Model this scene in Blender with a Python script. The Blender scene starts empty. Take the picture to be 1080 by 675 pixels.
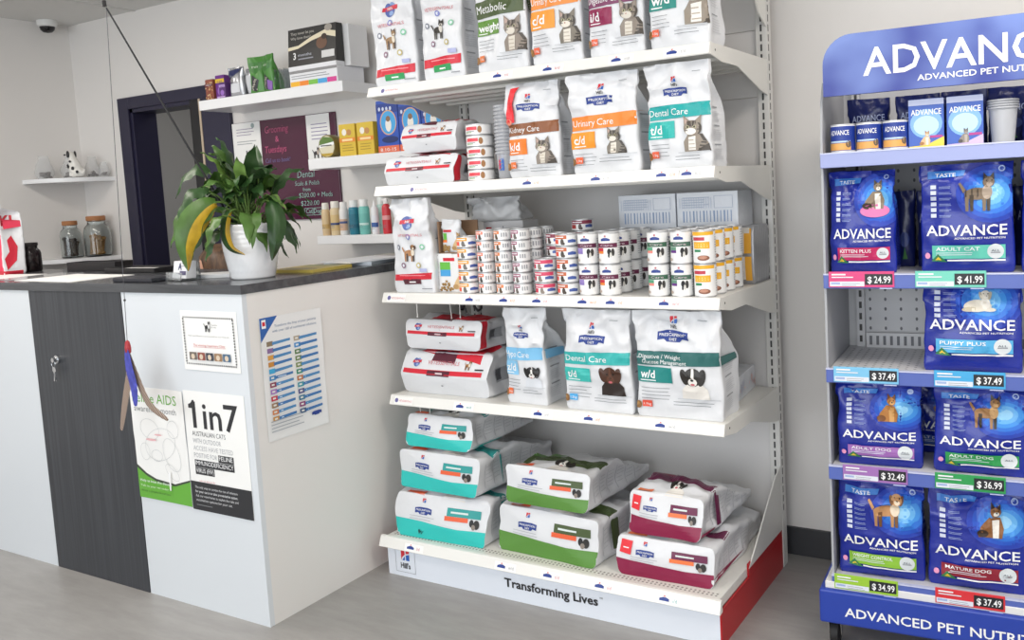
import bpy, bmesh, math, random
from mathutils import Vector, Matrix, noise
from mathutils.bvhtree import BVHTree
PI = math.pi
C = bpy.context.scene
LK = C.collection.objects.link
random.seed(7)

# ------------------------------------------------------------------ materials
def lin(c):
    return c/12.92 if c <= .04045 else ((c+.055)/1.055)**2.4
def rgb(h):
    h = h.lstrip('#')
    return tuple(lin(int(h[i:i+2], 16)/255) for i in (0, 2, 4))+(1,)
_M = {}
def mat(name, col, rough=.5, metal=0, spec=.5, bump=0, bscale=40, var=0, vscale=6, emit=0, alpha=1, trans=0, coat=0):
    if name in _M: return _M[name]
    m = bpy.data.materials.new(name); m.use_nodes = True
    nt = m.node_tree; b = nt.nodes['Principled BSDF']
    c = rgb(col)
    b.inputs['Base Color'].default_value = c
    b.inputs['Roughness'].default_value = rough
    b.inputs['Metallic'].default_value = metal
    b.inputs['Specular IOR Level'].default_value = spec
    b.inputs['Alpha'].default_value = alpha
    b.inputs['Transmission Weight'].default_value = trans
    b.inputs['Coat Weight'].default_value = coat
    if emit:
        b.inputs['Emission Color'].default_value = c; b.inputs['Emission Strength'].default_value = emit
    if bump or var:
        tc = nt.nodes.new('ShaderNodeTexCoord')
        if var:
            n = nt.nodes.new('ShaderNodeTexNoise'); n.inputs['Scale'].default_value = vscale; n.inputs['Detail'].default_value = 5
            nt.links.new(tc.outputs['Object'], n.inputs['Vector'])
            r = nt.nodes.new('ShaderNodeValToRGB')
            r.color_ramp.elements[0].position = .3; r.color_ramp.elements[1].position = .7
            r.color_ramp.elements[0].color = tuple(max(0, x*(1-var)) for x in c[:3])+(1,)
            r.color_ramp.elements[1].color = tuple(min(1, x*(1+var*.6)) for x in c[:3])+(1,)
            nt.links.new(n.outputs['Fac'], r.inputs['Fac']); nt.links.new(r.outputs['Color'], b.inputs['Base Color'])
        if bump:
            n2 = nt.nodes.new('ShaderNodeTexNoise'); n2.inputs['Scale'].default_value = bscale; n2.inputs['Detail'].default_value = 3
            nt.links.new(tc.outputs['Object'], n2.inputs['Vector'])
            bp = nt.nodes.new('ShaderNodeBump'); bp.inputs['Strength'].default_value = bump; bp.inputs['Distance'].default_value = .01
            nt.links.new(n2.outputs['Fac'], bp.inputs['Height']); nt.links.new(bp.outputs['Normal'], b.inputs['Normal'])
    _M[name] = m
    return m
def stretch_mat(name, c0, c1, scale, rough=.5, bump=0):
    """two-tone noise stretched along one axis (wood grain, brushed vinyl)"""
    if name in _M: return _M[name]
    m = bpy.data.materials.new(name); m.use_nodes = True
    nt = m.node_tree; b = nt.nodes['Principled BSDF']; b.inputs['Roughness'].default_value = rough
    tc = nt.nodes.new('ShaderNodeTexCoord'); mp = nt.nodes.new('ShaderNodeMapping'); mp.inputs['Scale'].default_value = scale
    n = nt.nodes.new('ShaderNodeTexNoise'); n.inputs['Scale'].default_value = 1; n.inputs['Detail'].default_value = 6; n.inputs['Roughness'].default_value = .65
    r = nt.nodes.new('ShaderNodeValToRGB'); r.color_ramp.elements[0].position = .3; r.color_ramp.elements[1].position = .7
    r.color_ramp.elements[0].color = rgb(c0); r.color_ramp.elements[1].color = rgb(c1)
    nt.links.new(tc.outputs['Object'], mp.inputs['Vector']); nt.links.new(mp.outputs['Vector'], n.inputs['Vector'])
    nt.links.new(n.outputs['Fac'], r.inputs['Fac']); nt.links.new(r.outputs['Color'], b.inputs['Base Color'])
    if bump:
        bp = nt.nodes.new('ShaderNodeBump'); bp.inputs['Strength'].default_value = bump; bp.inputs['Distance'].default_value = .005
        nt.links.new(n.outputs['Fac'], bp.inputs['Height']); nt.links.new(bp.outputs['Normal'], b.inputs['Normal'])
    _M[name] = m
    return m
def ink(h, rough=.38):
    return mat('ink_'+h.lstrip('#'), h, rough)
WHITE = mat('white_film', '#e0e2e6', .3, bump=.35, bscale=16)
SHELFW = mat('white_powder_coat', '#e2e1dc', .4)
UPR = mat('upright_steel', '#d9d8d5', .4)
DARK = mat('slot_dark', '#4a4a4a', .6)

# ------------------------------------------------------------------ objects
def tag(o, label=None, cat=None, group=None, kind=None):
    if label: o['label'] = label
    if cat: o['category'] = cat
    if group: o['group'] = group
    if kind: o['kind'] = kind
    return o
def thing(name, label, cat, loc=(0, 0, 0), rz=0, group=None):
    o = bpy.data.objects.new(name, None); LK(o)
    o.empty_display_size = .05
    o.location = loc; o.rotation_euler = (0, 0, rz)
    return tag(o, label, cat, group)
def kids(o): return [c for c in bpy.data.objects if c.parent == o]
def copy_tree(o, parent=None):
    c = o.copy(); LK(c)
    if parent: c.parent = parent
    for k in kids(o): copy_tree(k, c)
    return c

class MB:
    def __init__(s): s.bm = bmesh.new(); s.mats = []
    def mi(s, m):
        if m not in s.mats: s.mats.append(m)
        return s.mats.index(m)
    def face(s, vs, m):
        try:
            f = s.bm.faces.new(vs); f.material_index = s.mi(m); return f
        except ValueError: return None
    def box(s, x0, x1, y0, y1, z0, z1, m, bev=0, seg=2):
        v = [s.bm.verts.new((x, y, z)) for z in (z0, z1) for y in (y0, y1) for x in (x0, x1)]
        q = [(0, 2, 3, 1), (4, 5, 7, 6), (0, 1, 5, 4), (2, 6, 7, 3), (0, 4, 6, 2), (1, 3, 7, 5)]
        fs = [s.face([v[i] for i in k], m) for k in q]
        if bev:
            es = {e for f in fs for e in f.edges}
            r = bmesh.ops.bevel(s.bm, geom=list(es), offset=bev, segments=seg, affect='EDGES', profile=.5, material=s.mi(m))
        return s
    def prism(s, pts, axis, a0, a1, m):
        def P(p, a):
            u, w = p
            return {'x': (a, u, w), 'y': (u, a, w), 'z': (u, w, a)}[axis]
        A = [s.bm.verts.new(P(p, a0)) for p in pts]; B = [s.bm.verts.new(P(p, a1)) for p in pts]
        n = len(pts); fs = [s.face(A, m), s.face(B[::-1], m)]
        for i in range(n): fs.append(s.face([A[i], B[i], B[(i+1) % n], A[(i+1) % n]], m))
        bmesh.ops.recalc_face_normals(s.bm, faces=[f for f in fs if f])
        return s
    def rings(s, rs, m, cap0=True, cap1=True, closed=True):
        R = [[s.bm.verts.new(p) for p in r] for r in rs]; n = len(R[0])
        for a, b in zip(R, R[1:]):
            for i in range(n if closed else n-1):
                s.face([a[i], a[(i+1) % n], b[(i+1) % n], b[i]], m)
        if cap0: s.face(R[0][::-1], m)
        if cap1: s.face(R[-1], m)
        return R
    def tube(s, pts, r, m, n=8):
        pts = [Vector(p) for p in pts]; rs = []
        rr = r if isinstance(r, (list, tuple)) else [r]*len(pts)
        up = None
        for i, p in enumerate(pts):
            t = (pts[min(i+1, len(pts)-1)]-pts[max(i-1, 0)]).normalized()
            if up is None:
                up = t.cross(Vector((0, 0, 1)));
                if up.length < .01: up = t.cross(Vector((0, 1, 0)))
            up = (up-t*up.dot(t)).normalized(); w = t.cross(up)
            rs.append([p+(up*math.cos(2*PI*k/n)+w*math.sin(2*PI*k/n))*rr[i] for k in range(n)])
        s.rings(rs, m); return s
    def lathe(s, prof, m, n=32, c=(0, 0, 0), cap0=True, cap1=True, mats=None):
        rs = [[(c[0]+r*math.cos(2*PI*k/n), c[1]+r*math.sin(2*PI*k/n), c[2]+z) for k in range(n)] for r, z in prof]
        s.rings(rs, m, cap0, cap1); return s
    def ell(s, c, r, m, u=16, v=10):
        rs = []
        for j in range(1, v):
            a = PI*j/v-PI/2
            rs.append([(c[0]+r[0]*math.cos(a)*math.cos(2*PI*k/u), c[1]+r[1]*math.cos(a)*math.sin(2*PI*k/u), c[2]+r[2]*math.sin(a)) for k in range(u)])
        s.rings(rs, m); return s
    def build(s, name, parent=None, world=False, smooth=None, off=None, normals=True):
        if normals: bmesh.ops.recalc_face_normals(s.bm, faces=s.bm.faces[:])
        if world and parent: bmesh.ops.translate(s.bm, verts=s.bm.verts[:], vec=-Vector(parent.location))
        if off: bmesh.ops.translate(s.bm, verts=s.bm.verts[:], vec=Vector(off))
        me = bpy.data.meshes.new(name); s.bm.to_mesh(me); s.bm.free()
        for m in s.mats: me.materials.append(m)
        if smooth:
            for p in me.polygons: p.use_smooth = True
            me.set_sharp_from_angle(angle=math.radians(smooth))
        o = bpy.data.objects.new(name, me); LK(o)
        if parent: o.parent = parent
        return o
def struct(mb, name, label=None, **k):
    o = mb.build(name, **k); o['kind'] = 'structure'
    if label: o['label'] = label
    return o

# ------------------------------------------------------------------ printing on surfaces
_T = {}
def text_geo(t, bold=0.0, res=2):
    k = (t, bold)
    if k not in _T:
        cu = bpy.data.curves.new('lettering', 'FONT'); cu.body = t; cu.size = 1; cu.offset = bold; cu.resolution_u = res
        ob = bpy.data.objects.new('lettering', cu); LK(ob)
        dg = bpy.context.evaluated_depsgraph_get()
        me = bpy.data.meshes.new_from_object(ob.evaluated_get(dg))
        V = [(v.co.x, v.co.y) for v in me.vertices]; Fc = [tuple(p.vertices) for p in me.polygons]
        bpy.data.objects.remove(ob); bpy.data.meshes.remove(me); bpy.data.curves.remove(cu)
        xs = [v[0] for v in V] or [0]; ys = [v[1] for v in V] or [0]
        _T[k] = (V, Fc, min(xs), max(xs), min(ys), max(ys))
    return _T[k]
class Print:
    """2-D artwork in (x, z); each piece belongs to a named part and is laid on a surface"""
    def __init__(s): s.el = []; s.k = 0
    def add(s, V, Fc, m, part, cut=.009, up=0):
        s.el.append((V, Fc, m, part, cut, s.k+up)); s.k += 1; return s
    def poly(s, pts, m, part='printing', cut=.009): return s.add([tuple(p) for p in pts], [tuple(range(len(pts)))], m, part, cut)
    def rect(s, x0, z0, x1, z1, m, part='printing', cut=.009): return s.poly([(x0, z0), (x1, z0), (x1, z1), (x0, z1)], m, part, cut)
    def frame(s, x0, z0, x1, z1, t, m, part='printing'):
        for a in ((x0, z0, x1, z0+t), (x0, z1-t, x1, z1), (x0, z0+t, x0+t, z1-t), (x1-t, z0+t, x1, z1-t)): s.rect(*a, m, part)
        return s
    def ell(s, cx, cz, rx, rz, m, part='printing', rot=0, n=20):
        c, d = math.cos(rot), math.sin(rot)
        return s.poly([(cx+rx*math.cos(a)*c-rz*math.sin(a)*d, cz+rx*math.cos(a)*d+rz*math.sin(a)*c) for a in (2*PI*i/n for i in range(n))], m, part)
    def text(s, t, x, z, w, h, m, part='lettering', bold=.0, al='l', shear=0):
        """text filling the box of width w (None: natural) and cap height h from x, z"""
        V, Fc, x0, x1, y0, y1 = text_geo(t, bold)
        sz = h/.73; sx = sz if w is None else w/max(1e-6, x1-x0)
        W = (x1-x0)*sx
        ox = x if al == 'l' else (x-W/2 if al == 'c' else x-W)
        return s.add([(ox+(v[0]-x0)*sx+shear*v[1]*sz, z+v[1]*sz) for v in V], Fc, m, part, .008, 6)
    def lines(s, x0, x1, z, n, dz, m, t=.002, part='small_print', jag=.25):
        for i in range(n):
            s.rect(x0, z-i*dz, x1-(x1-x0)*jag*random.random(), z-i*dz+t, m, part)
        return s
    def lay(s, mapf, parent, base=.0014, step=.00012, world=False):
        parts = {}
        for V, Fc, m, part, cut, k in s.el:
            bm = bmesh.new()
            vs = [bm.verts.new((v[0], 0, v[1])) for v in V]
            for f in Fc:
                try: bm.faces.new([vs[i] for i in f])
                except ValueError: pass
            if cut:
                for ax, no in ((0, (1, 0, 0)), (2, (0, 0, 1))):
                    if not bm.verts: break
                    a = min(v.co[ax] for v in bm.verts); b = max(v.co[ax] for v in bm.verts)
                    i = math.floor(a/cut)+1
                    while i*cut < b:
                        co = [0, 0, 0]; co[ax] = i*cut
                        bmesh.ops.bisect_plane(bm, geom=bm.verts[:]+bm.edges[:]+bm.faces[:], plane_co=co, plane_no=no)
                        i += 1
            bad = []
            for v in bm.verts:
                p = mapf(v.co.x, v.co.z, base+k*step)
                if p is None: bad.append(v)
                else: v.co = p
            if bad: bmesh.ops.delete(bm, geom=bad, context='VERTS')
            mb = parts.setdefault(part, MB()); idx = mb.mi(m)
            bm.verts.index_update(); nv = [mb.bm.verts.new(v.co) for v in bm.verts]
            for f in bm.faces:
                try: g = mb.bm.faces.new([nv[v.index] for v in f.verts]); g.material_index = idx
                except ValueError: pass
            bm.free()
        out = []
        for part, mb in parts.items():
            if len(mb.bm.faces): out.append(mb.build(part, parent, normals=False))
            else: mb.bm.free()
        return out
def proj(bm, o=(0, -1, 0), ex=(1, 0, 0), ez=(0, 0, 1), d=(0, 1, 0), slide=.022):
    tree = BVHTree.FromBMesh(bm); o, ex, ez, d = map(Vector, (o, ex, ez, d))
    us = [v.co.dot(ex) for v in bm.verts]; ws = [v.co.dot(ez) for v in bm.verts]
    cu, cw = (min(us)+max(us))/2, (min(ws)+max(ws))/2; hu, hw = (max(us)-min(us))/2, (max(ws)-min(ws))/2
    def f(x, z, off):
        for i in range(16):
            q = slide*i/15
            xx = x-math.copysign(min(q, abs(x-cu)), x-cu) if i and abs(x-cu) > hu-.03 else x
            zz = z-math.copysign(min(q, abs(z-cw)), z-cw) if i and abs(z-cw) > hw-.03 else z
            h = tree.ray_cast(o+ex*xx+ez*zz, d)
            if h[0] is not None and abs(h[1].dot(d)) > .22: return h[0]-d*off
        return None
    return f
def flat(o=(0, 0, 0), ex=(1, 0, 0), ez=(0, 0, 1), nrm=(0, -1, 0)):
    o, ex, ez, nrm = map(Vector, (o, ex, ez, nrm))
    return lambda x, z, off: o+ex*x+ez*z+nrm*off
def cyl(r):
    def f(x, z, off):
        a = x/r; R = r+off
        return Vector((R*math.sin(a), -R*math.cos(a), z))
    return f

# ------------------------------------------------------------------ bags
def rrect(w, d, r, nf=18, ns=7, nc=3):
    r = min(r, w*.45, d*.45); P = []
    def seg(a, b, n):
        for i in range(n): t = i/n; P.append((a[0]+(b[0]-a[0])*t, a[1]+(b[1]-a[1])*t))
    def arc(cx, cy, a0):
        for i in range(nc): a = a0+PI/2*i/nc; P.append((cx+r*math.cos(a), cy+r*math.sin(a)))
    W, D = w/2, d/2
    seg((-W+r, -D), (W-r, -D), nf); arc(W-r, -D+r, -PI/2)
    seg((W, -D+r), (W, D-r), ns); arc(W-r, D-r, 0)
    seg((W-r, D), (-W+r, D), nf); arc(-W+r, D-r, PI/2)
    seg((-W, D-r), (-W, -D+r), ns); arc(-W+r, -D+r, PI)
    return P
def sst(t): t = max(0, min(1, t)); return t*t*(3-2*t)
def stand_bag(w, h, d, seed, m, lean=.02, wr=1.5, taper=.5, bulge=.014, waist=.02, topw=1.0, M=34):
    """upright bag: flat front at y=0 facing -y, gusseted sides, folded flat at the top"""
    mb = MB(); rs = []
    for j in range(M+1):
        t = j/M
        dep = d*(1-sst((t-taper)/(.95-taper)))+.010
        wt = w*(1-waist*math.sin(PI*min(1, t*1.1)))*(1+(topw-1)*sst((t-.6)/.4))
        if j == 0: dep *= .96; wt *= .97
        ring = []
        for x, y in rrect(wt, dep, .009 if t < .9 else .004):
            yy = y+dep/2
            u = 2*x/wt
            if abs(u) > .9 and dep > .02:
                g = (.10+.35*sst((t-.3)/.6))*dep*(1-(2*y/dep)**2); x -= math.copysign(g*.55, x)
            fr = 1 if y < 0 else -1
            b = bulge*max(0, 1-u*u)*math.sin(PI*min(1, t/.92))**.7
            nz = noise.noise(Vector((x*8+seed*3.1, t*h*8, seed*1.7+(0 if fr > 0 else 9))))
            n2 = noise.noise(Vector((x*22+seed, t*h*16+x*14, seed*5.3)))
            amp = (.006+.010*sst((t-.45)/.4))*wr*sst(t/.08)
            n3 = 1-abs(noise.noise(Vector((x*13+t*h*9+seed*2.2, t*h*11-x*8, seed))))*2
            yy += -fr*b + (nz*amp+n2*amp*.5-max(0, n3-.5)*amp*1.1)
            x += .004*wr*noise.noise(Vector((seed*2+t*5, 4.2, fr)))*(1 if abs(u) > .5 else abs(u))
            yy += lean*h*t*t
            ring.append((x, yy, t*h+(.004*noise.noise(Vector((x*12, seed, 1))) if t > .97 else 0)))
        rs.append(ring)
    mb.rings(rs, m)
    bmesh.ops.recalc_face_normals(mb.bm, faces=mb.bm.faces[:])
    return mb
def lay_bag(w, h, L, seed, m, tilt=.03, crease=.0, wr=1.35, M=30, flare=.04, fall=.35, endh=.16):
    """bag lying on its back: base panel at y=0 facing -y, flattening towards the far end"""
    mb = MB(); rs = []
    def shape(x, z, y, hh, wt, wgt):
        u, v = 2*x/wt, z/hh
        nz = noise.noise(Vector((x*9+seed*2.3, y*9, z*11+seed)))
        n2 = noise.noise(Vector((x*25, y*20+x*9, z*22+seed*4)))
        amp = .0075*wr
        n3 = max(0, 1-abs(noise.noise(Vector((x*10+y*9, y*14-x*6+z*12, seed*1.3))))*2-.4)
        x2 = x*(1+flare*(v-.5)*wgt)+amp*(nz*.9-n3*.7*math.copysign(1, x))
        y2 = y+wgt*(tilt*v*h/.12*.5 + crease*abs(v-.5)*2)+amp*nz*wgt*.6
        z2 = z+(.012*wr*noise.noise(Vector((x*4+seed, y*5, seed*.7))) if v > .5 else 0)*sst(y/.08)+(amp*(nz*1.4+n2*1.0-n3*.8) if v > .3 else 0)*sst(y/.05)+ .012*max(0, 1-u*u)*(v-.4)*sst(y/.1)*(1 if v > .4 else 0)
        return (x2, y2, max(0, z2))
    for s_ in (.12, .4, .7, .9):
        rs.append([shape(x*s_, z*s_+h/2, -.010*(1-s_*s_), h, w, 1) for x, z in rrect(w*.985, h*.985, .016, 18, 8)])
    for j in range(M+1):
        t = j/M; y = t*L
        hh = h*(1-(1-endh)*sst((t-fall)/(1-fall)))
        wt = w*(1+.03*math.sin(PI*t))*(1-.06*sst((t-.8)/.2)); wgt = max(0, 1-t*4)
        ring = []
        for x, z in rrect(wt, hh, .017, 18, 8):
            if abs(2*x/wt) > .93 and t > .03: x -= math.copysign(.16*hh*(1-(2*z/hh)**2)*min(1, t*4), x)
            ring.append(shape(x, z+hh/2, y, hh, wt, wgt))
        rs.append(ring)
    mb.rings(rs, m)
    bmesh.ops.recalc_face_normals(mb.bm, faces=mb.bm.faces[:])
    return mb
def finish(mb, o_name, label, cat, loc, rz, group, prints):
    """prints: list of (Print, projection kwargs)"""
    pj = [(P, proj(mb.bm, **kw)) for P, kw in prints]
    o = mb.build(o_name, smooth=60); o.location = loc; o.rotation_euler = (0, 0, rz)
    tag(o, label, cat, group)
    for P, f in pj: P.lay(f, o)
    return o

# ------------------------------------------------------------------ artwork
TXT = ink('#8b8f96'); BLK = ink('#1c1b1e'); RED = ink('#d3273a'); NAVY = ink('#27408f'); WT = ink('#f4f5f6'); LGREY = ink('#c9ccd1')
def ribbon(P, cx, cz, w, txt=True):
    h = w*.24
    P.poly([(cx-w/2, cz-h*.55), (cx-w*.3, cz-h*.4), (cx-w*.22, cz-h*.75), (cx+w*.22, cz-h*.75), (cx+w*.3, cz-h*.4), (cx+w/2, cz-h*.55),
            (cx+w/2, cz+h*.45), (cx+w*.25, cz+h*.62), (cx-w*.25, cz+h*.62), (cx-w/2, cz+h*.45)], NAVY, 'brand_ribbon')
    if txt:
        P.text('PRESCRIPTION', cx, cz-h*.05, w*.86, h*.36, WT, 'brand_ribbon', .01, 'c')
        P.text('DIET', cx, cz-h*.6, w*.26, h*.36, WT, 'brand_ribbon', .01, 'c')
def square_logo(P, cx, cz, s, word=True):
    P.poly([(cx-s/2, cz), (cx-s/2, cz+s), (cx-.05*s, cz+s), (cx-.05*s, cz+.55*s), (cx-.35*s, cz+.3*s)], RED, 'brand_logo')
    P.poly([(cx+.08*s, cz+s), (cx+s/2, cz+s), (cx+s/2, cz+.72*s), (cx+.08*s, cz+.62*s)], RED, 'brand_logo')
    P.poly([(cx-.38*s, cz), (cx-.05*s, cz+.4*s), (cx-.05*s, cz)], ink('#2b63b8'), 'brand_logo')
    P.poly([(cx+.08*s, cz), (cx+.08*s, cz+.5*s), (cx+.5*s, cz+.62*s), (cx+.5*s, cz)], ink('#2b63b8'), 'brand_logo')
    if word: P.text("Hill's", cx, cz-s*.75, s*1.15, s*.55, BLK, 'brand_logo', .02, 'c')
def heart_logo(P, cx, cz, w, word=True):
    b = ink('#4d63a8'); r = ink('#cf3444')
    P.ell(cx-w*.2, cz+w*.18, w*.3, w*.26, b, 'brand_logo'); P.ell(cx+w*.2, cz+w*.18, w*.3, w*.26, ink('#8aa7d6'), 'brand_logo')
    P.ell(cx, cz-w*.02, w*.42, w*.40, b, 'brand_logo'); P.ell(cx+w*.12, cz-w*.2, w*.2, w*.14, ink('#8aa7d6'), 'brand_logo')
    P.poly([(cx-w*.62, cz-w*.05), (cx+w*.58, cz+w*.02), (cx+w*.62, cz+w*.28), (cx-w*.58, cz+w*.2)], r, 'brand_logo')
    if word: P.text("Hill's", cx, cz+w*.03, w*.5, w*.15, WT, 'brand_logo', .02, 'c')
def cat_pic(P, x0, z0, s, fur='#8c8177', dark='#4d4640', chest='#d9d2c6', part='cat_picture'):
    f, d, c = ink(fur), ink(dark), ink(chest)
    X = lambda u: x0+u*s
    Z = lambda v: z0+v*s
    P.poly([(X(.15), Z(0)), (X(.95), Z(0)), (X(.88), Z(.25)), (X(.72), Z(.5)), (X(.3), Z(.52)), (X(.14), Z(.3))], f, part)
    P.poly([(X(.28), Z(.05)), (X(.5), Z(.05)), (X(.52), Z(.45)), (X(.3), Z(.42))], c, part)
    P.poly([(X(.5), Z(.0)), (X(.95), Z(0)), (X(.9), Z(.22)), (X(.7), Z(.12))], d, part)
    P.poly([(X(.62), Z(.5)), (X(.72), Z(.5)), (X(.86), Z(.27)), (X(.74), Z(.3))], d, part)
    for i in range(3): P.rect(X(.3), Z(.1+.11*i), X(.5-.02*i), Z(.125+.11*i), ink('#b5a897'), part)
    for i in range(4):
        P.poly([(X(.58+.05*i), Z(.06+.09*i)), (X(.9-.03*i), Z(.02+.1*i)), (X(.9-.03*i), Z(.06+.1*i)), (X(.6+.04*i), Z(.1+.09*i))], d, part)
    P.ell(X(.42), Z(.68), .26*s, .22*s, f, part)
    P.poly([(X(.18), Z(.74)), (X(.17), Z(1.05)), (X(.38), Z(.86))], f, part)
    P.poly([(X(.47), Z(.86)), (X(.68), Z(1.05)), (X(.66), Z(.72))], f, part)
    P.poly([(X(.21), Z(.8)), (X(.2), Z(.98)), (X(.32), Z(.86))], ink('#b9a095'), part)
    P.ell(X(.60), Z(.66), .09*s, .16*s, d, part); P.ell(X(.53), Z(.66), .10*s, .17*s, f, part)
    P.poly([(X(.30), Z(.72)), (X(.46), Z(.72)), (X(.50), Z(.88)), (X(.28), Z(.88))], d, part); P.poly([(X(.36), Z(.72)), (X(.41), Z(.72)), (X(.44), Z(.89)), (X(.34), Z(.89))], f, part)
    P.ell(X(.3), Z(.71), .045*s, .04*s, ink('#d7d3a4'), part); P.ell(X(.49), Z(.71), .048*s, .04*s, ink('#d7d3a4'), part)
    P.ell(X(.38), Z(.58), .15*s, .10*s, c, part)
    P.ell(X(.36), Z(.62), .025*s, .02*s, ink('#b0705f'), part)
    P.ell(X(.3), Z(.71), .03*s, .032*s, d, part); P.ell(X(.49), Z(.71), .035*s, .032*s, d, part)
    for u in (.33, .42, .51): P.rect(X(u), Z(.79), X(u+.025), Z(.88), d, part)
    P.rect(X(.2), Z(.6), X(.3), Z(.62), d, part); P.rect(X(.56), Z(.62), X(.67), Z(.645), d, part)
def dog_pic(P, x0, z0, s, fur='#2a2623', face='#f0ede8', chest='#e8e4de', floppy=True, part='dog_picture'):
    f, c, w = ink(fur), ink(chest), ink(face)
    X = lambda u: x0+u*s
    Z = lambda v: z0+v*s
    P.poly([(X(.1), Z(0)), (X(.95), Z(0)), (X(.9), Z(.3)), (X(.7), Z(.5)), (X(.3), Z(.5)), (X(.12), Z(.28))], c, part)
    P.ell(X(.46), Z(.66), .27*s, .27*s, f, part)
    P.ell(X(.2), Z(.66), .11*s, .24*s, f, part, .25); P.ell(X(.73), Z(.66), .12*s, .25*s, f, part, -.2)
    P.poly([(X(.42), Z(.5)), (X(.52), Z(.5)), (X(.5), Z(.92)), (X(.43), Z(.92))], w, part)
    P.ell(X(.46), Z(.52), .14*s, .12*s, w, part)
    P.ell(X(.45), Z(.58), .05*s, .035*s, ink('#151314'), part)
    P.ell(X(.46), Z(.45), .07*s, .035*s, ink('#c4646c'), part)
    P.ell(X(.36), Z(.7), .03*s, .03*s, ink('#0d0c0c'), part); P.ell(X(.57), Z(.7), .03*s, .03*s, ink('#0d0c0c'), part)
def stand_dog(P, x0, z0, s, fur='#a97b48', dark='#5a4128', light='#e5d3b4', pose='stand', part='animal_picture', ears='up', tail=True):
    f, d, l = ink(fur), ink(dark), ink(light)
    X = lambda u: x0+u*s
    Z = lambda v: z0+v*s
    if pose == 'stand':
        P.ell(X(.45), Z(.48), .33*s, .17*s, f, part)
        for u, k in ((.18, f), (.3, d), (.62, f), (.73, d)):
            P.poly([(X(u-.05), Z(.45)), (X(u+.06), Z(.45)), (X(u+.045), Z(0)), (X(u-.03), Z(0))], k, part)
        if tail: P.poly([(X(.1), Z(.5)), (X(.16), Z(.6)), (X(.02), Z(.82)), (X(-.03), Z(.78))], f, part)
        P.ell(X(.7), Z(.52), .13*s, .2*s, l, part)
        hx, hz = .74, .8
    elif pose == 'sit':
        P.poly([(X(.1), Z(0)), (X(.75), Z(0)), (X(.8), Z(.3)), (X(.7), Z(.62)), (X(.4), Z(.62)), (X(.16), Z(.3))], f, part)
        P.poly([(X(.5), Z(0)), (X(.66), Z(0)), (X(.68), Z(.55)), (X(.48), Z(.55))], l, part)
        P.ell(X(.22), Z(.12), .16*s, .12*s, d, part)
        hx, hz = .58, .78
    else:
        P.ell(X(.45), Z(.2), .42*s, .2*s, f, part); P.ell(X(.2), Z(.1), .22*s, .08*s, d, part); P.ell(X(.8), Z(.08), .2*s, .07*s, f, part)
        P.ell(X(.68), Z(.28), .15*s, .2*s, l, part)
        hx, hz = .68, .56
    P.ell(X(hx), Z(hz), .15*s, .15*s, f, part)
    if ears == 'up':
        P.poly([(X(hx-.14), Z(hz+.05)), (X(hx-.13), Z(hz+.27)), (X(hx-.02), Z(hz+.13))], d, part)
        P.poly([(X(hx+.02), Z(hz+.13)), (X(hx+.13), Z(hz+.27)), (X(hx+.14), Z(hz+.05))], d, part)
    else:
        P.ell(X(hx-.14), Z(hz-.02), .05*s, .13*s, d, part, .2); P.ell(X(hx+.14), Z(hz-.02), .05*s, .13*s, d, part, -.2)
    P.ell(X(hx+.02), Z(hz-.06), .08*s, .065*s, l, part)
    P.ell(X(hx+.03), Z(hz-.03), .03*s, .022*s, BLK, part)
    P.ell(X(hx-.05), Z(hz+.04), .02*s, .02*s, BLK, part); P.ell(X(hx+.08), Z(hz+.04), .02*s, .02*s, BLK, part)
def kibble(P, cx, cz, r, col='#8a6236'):
    P.ell(cx, cz, r, r, ink(col), 'kibble_picture'); P.ell(cx-r*.2, cz+r*.25, r*.55, r*.5, ink('#a87f4c'), 'kibble_picture')

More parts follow.
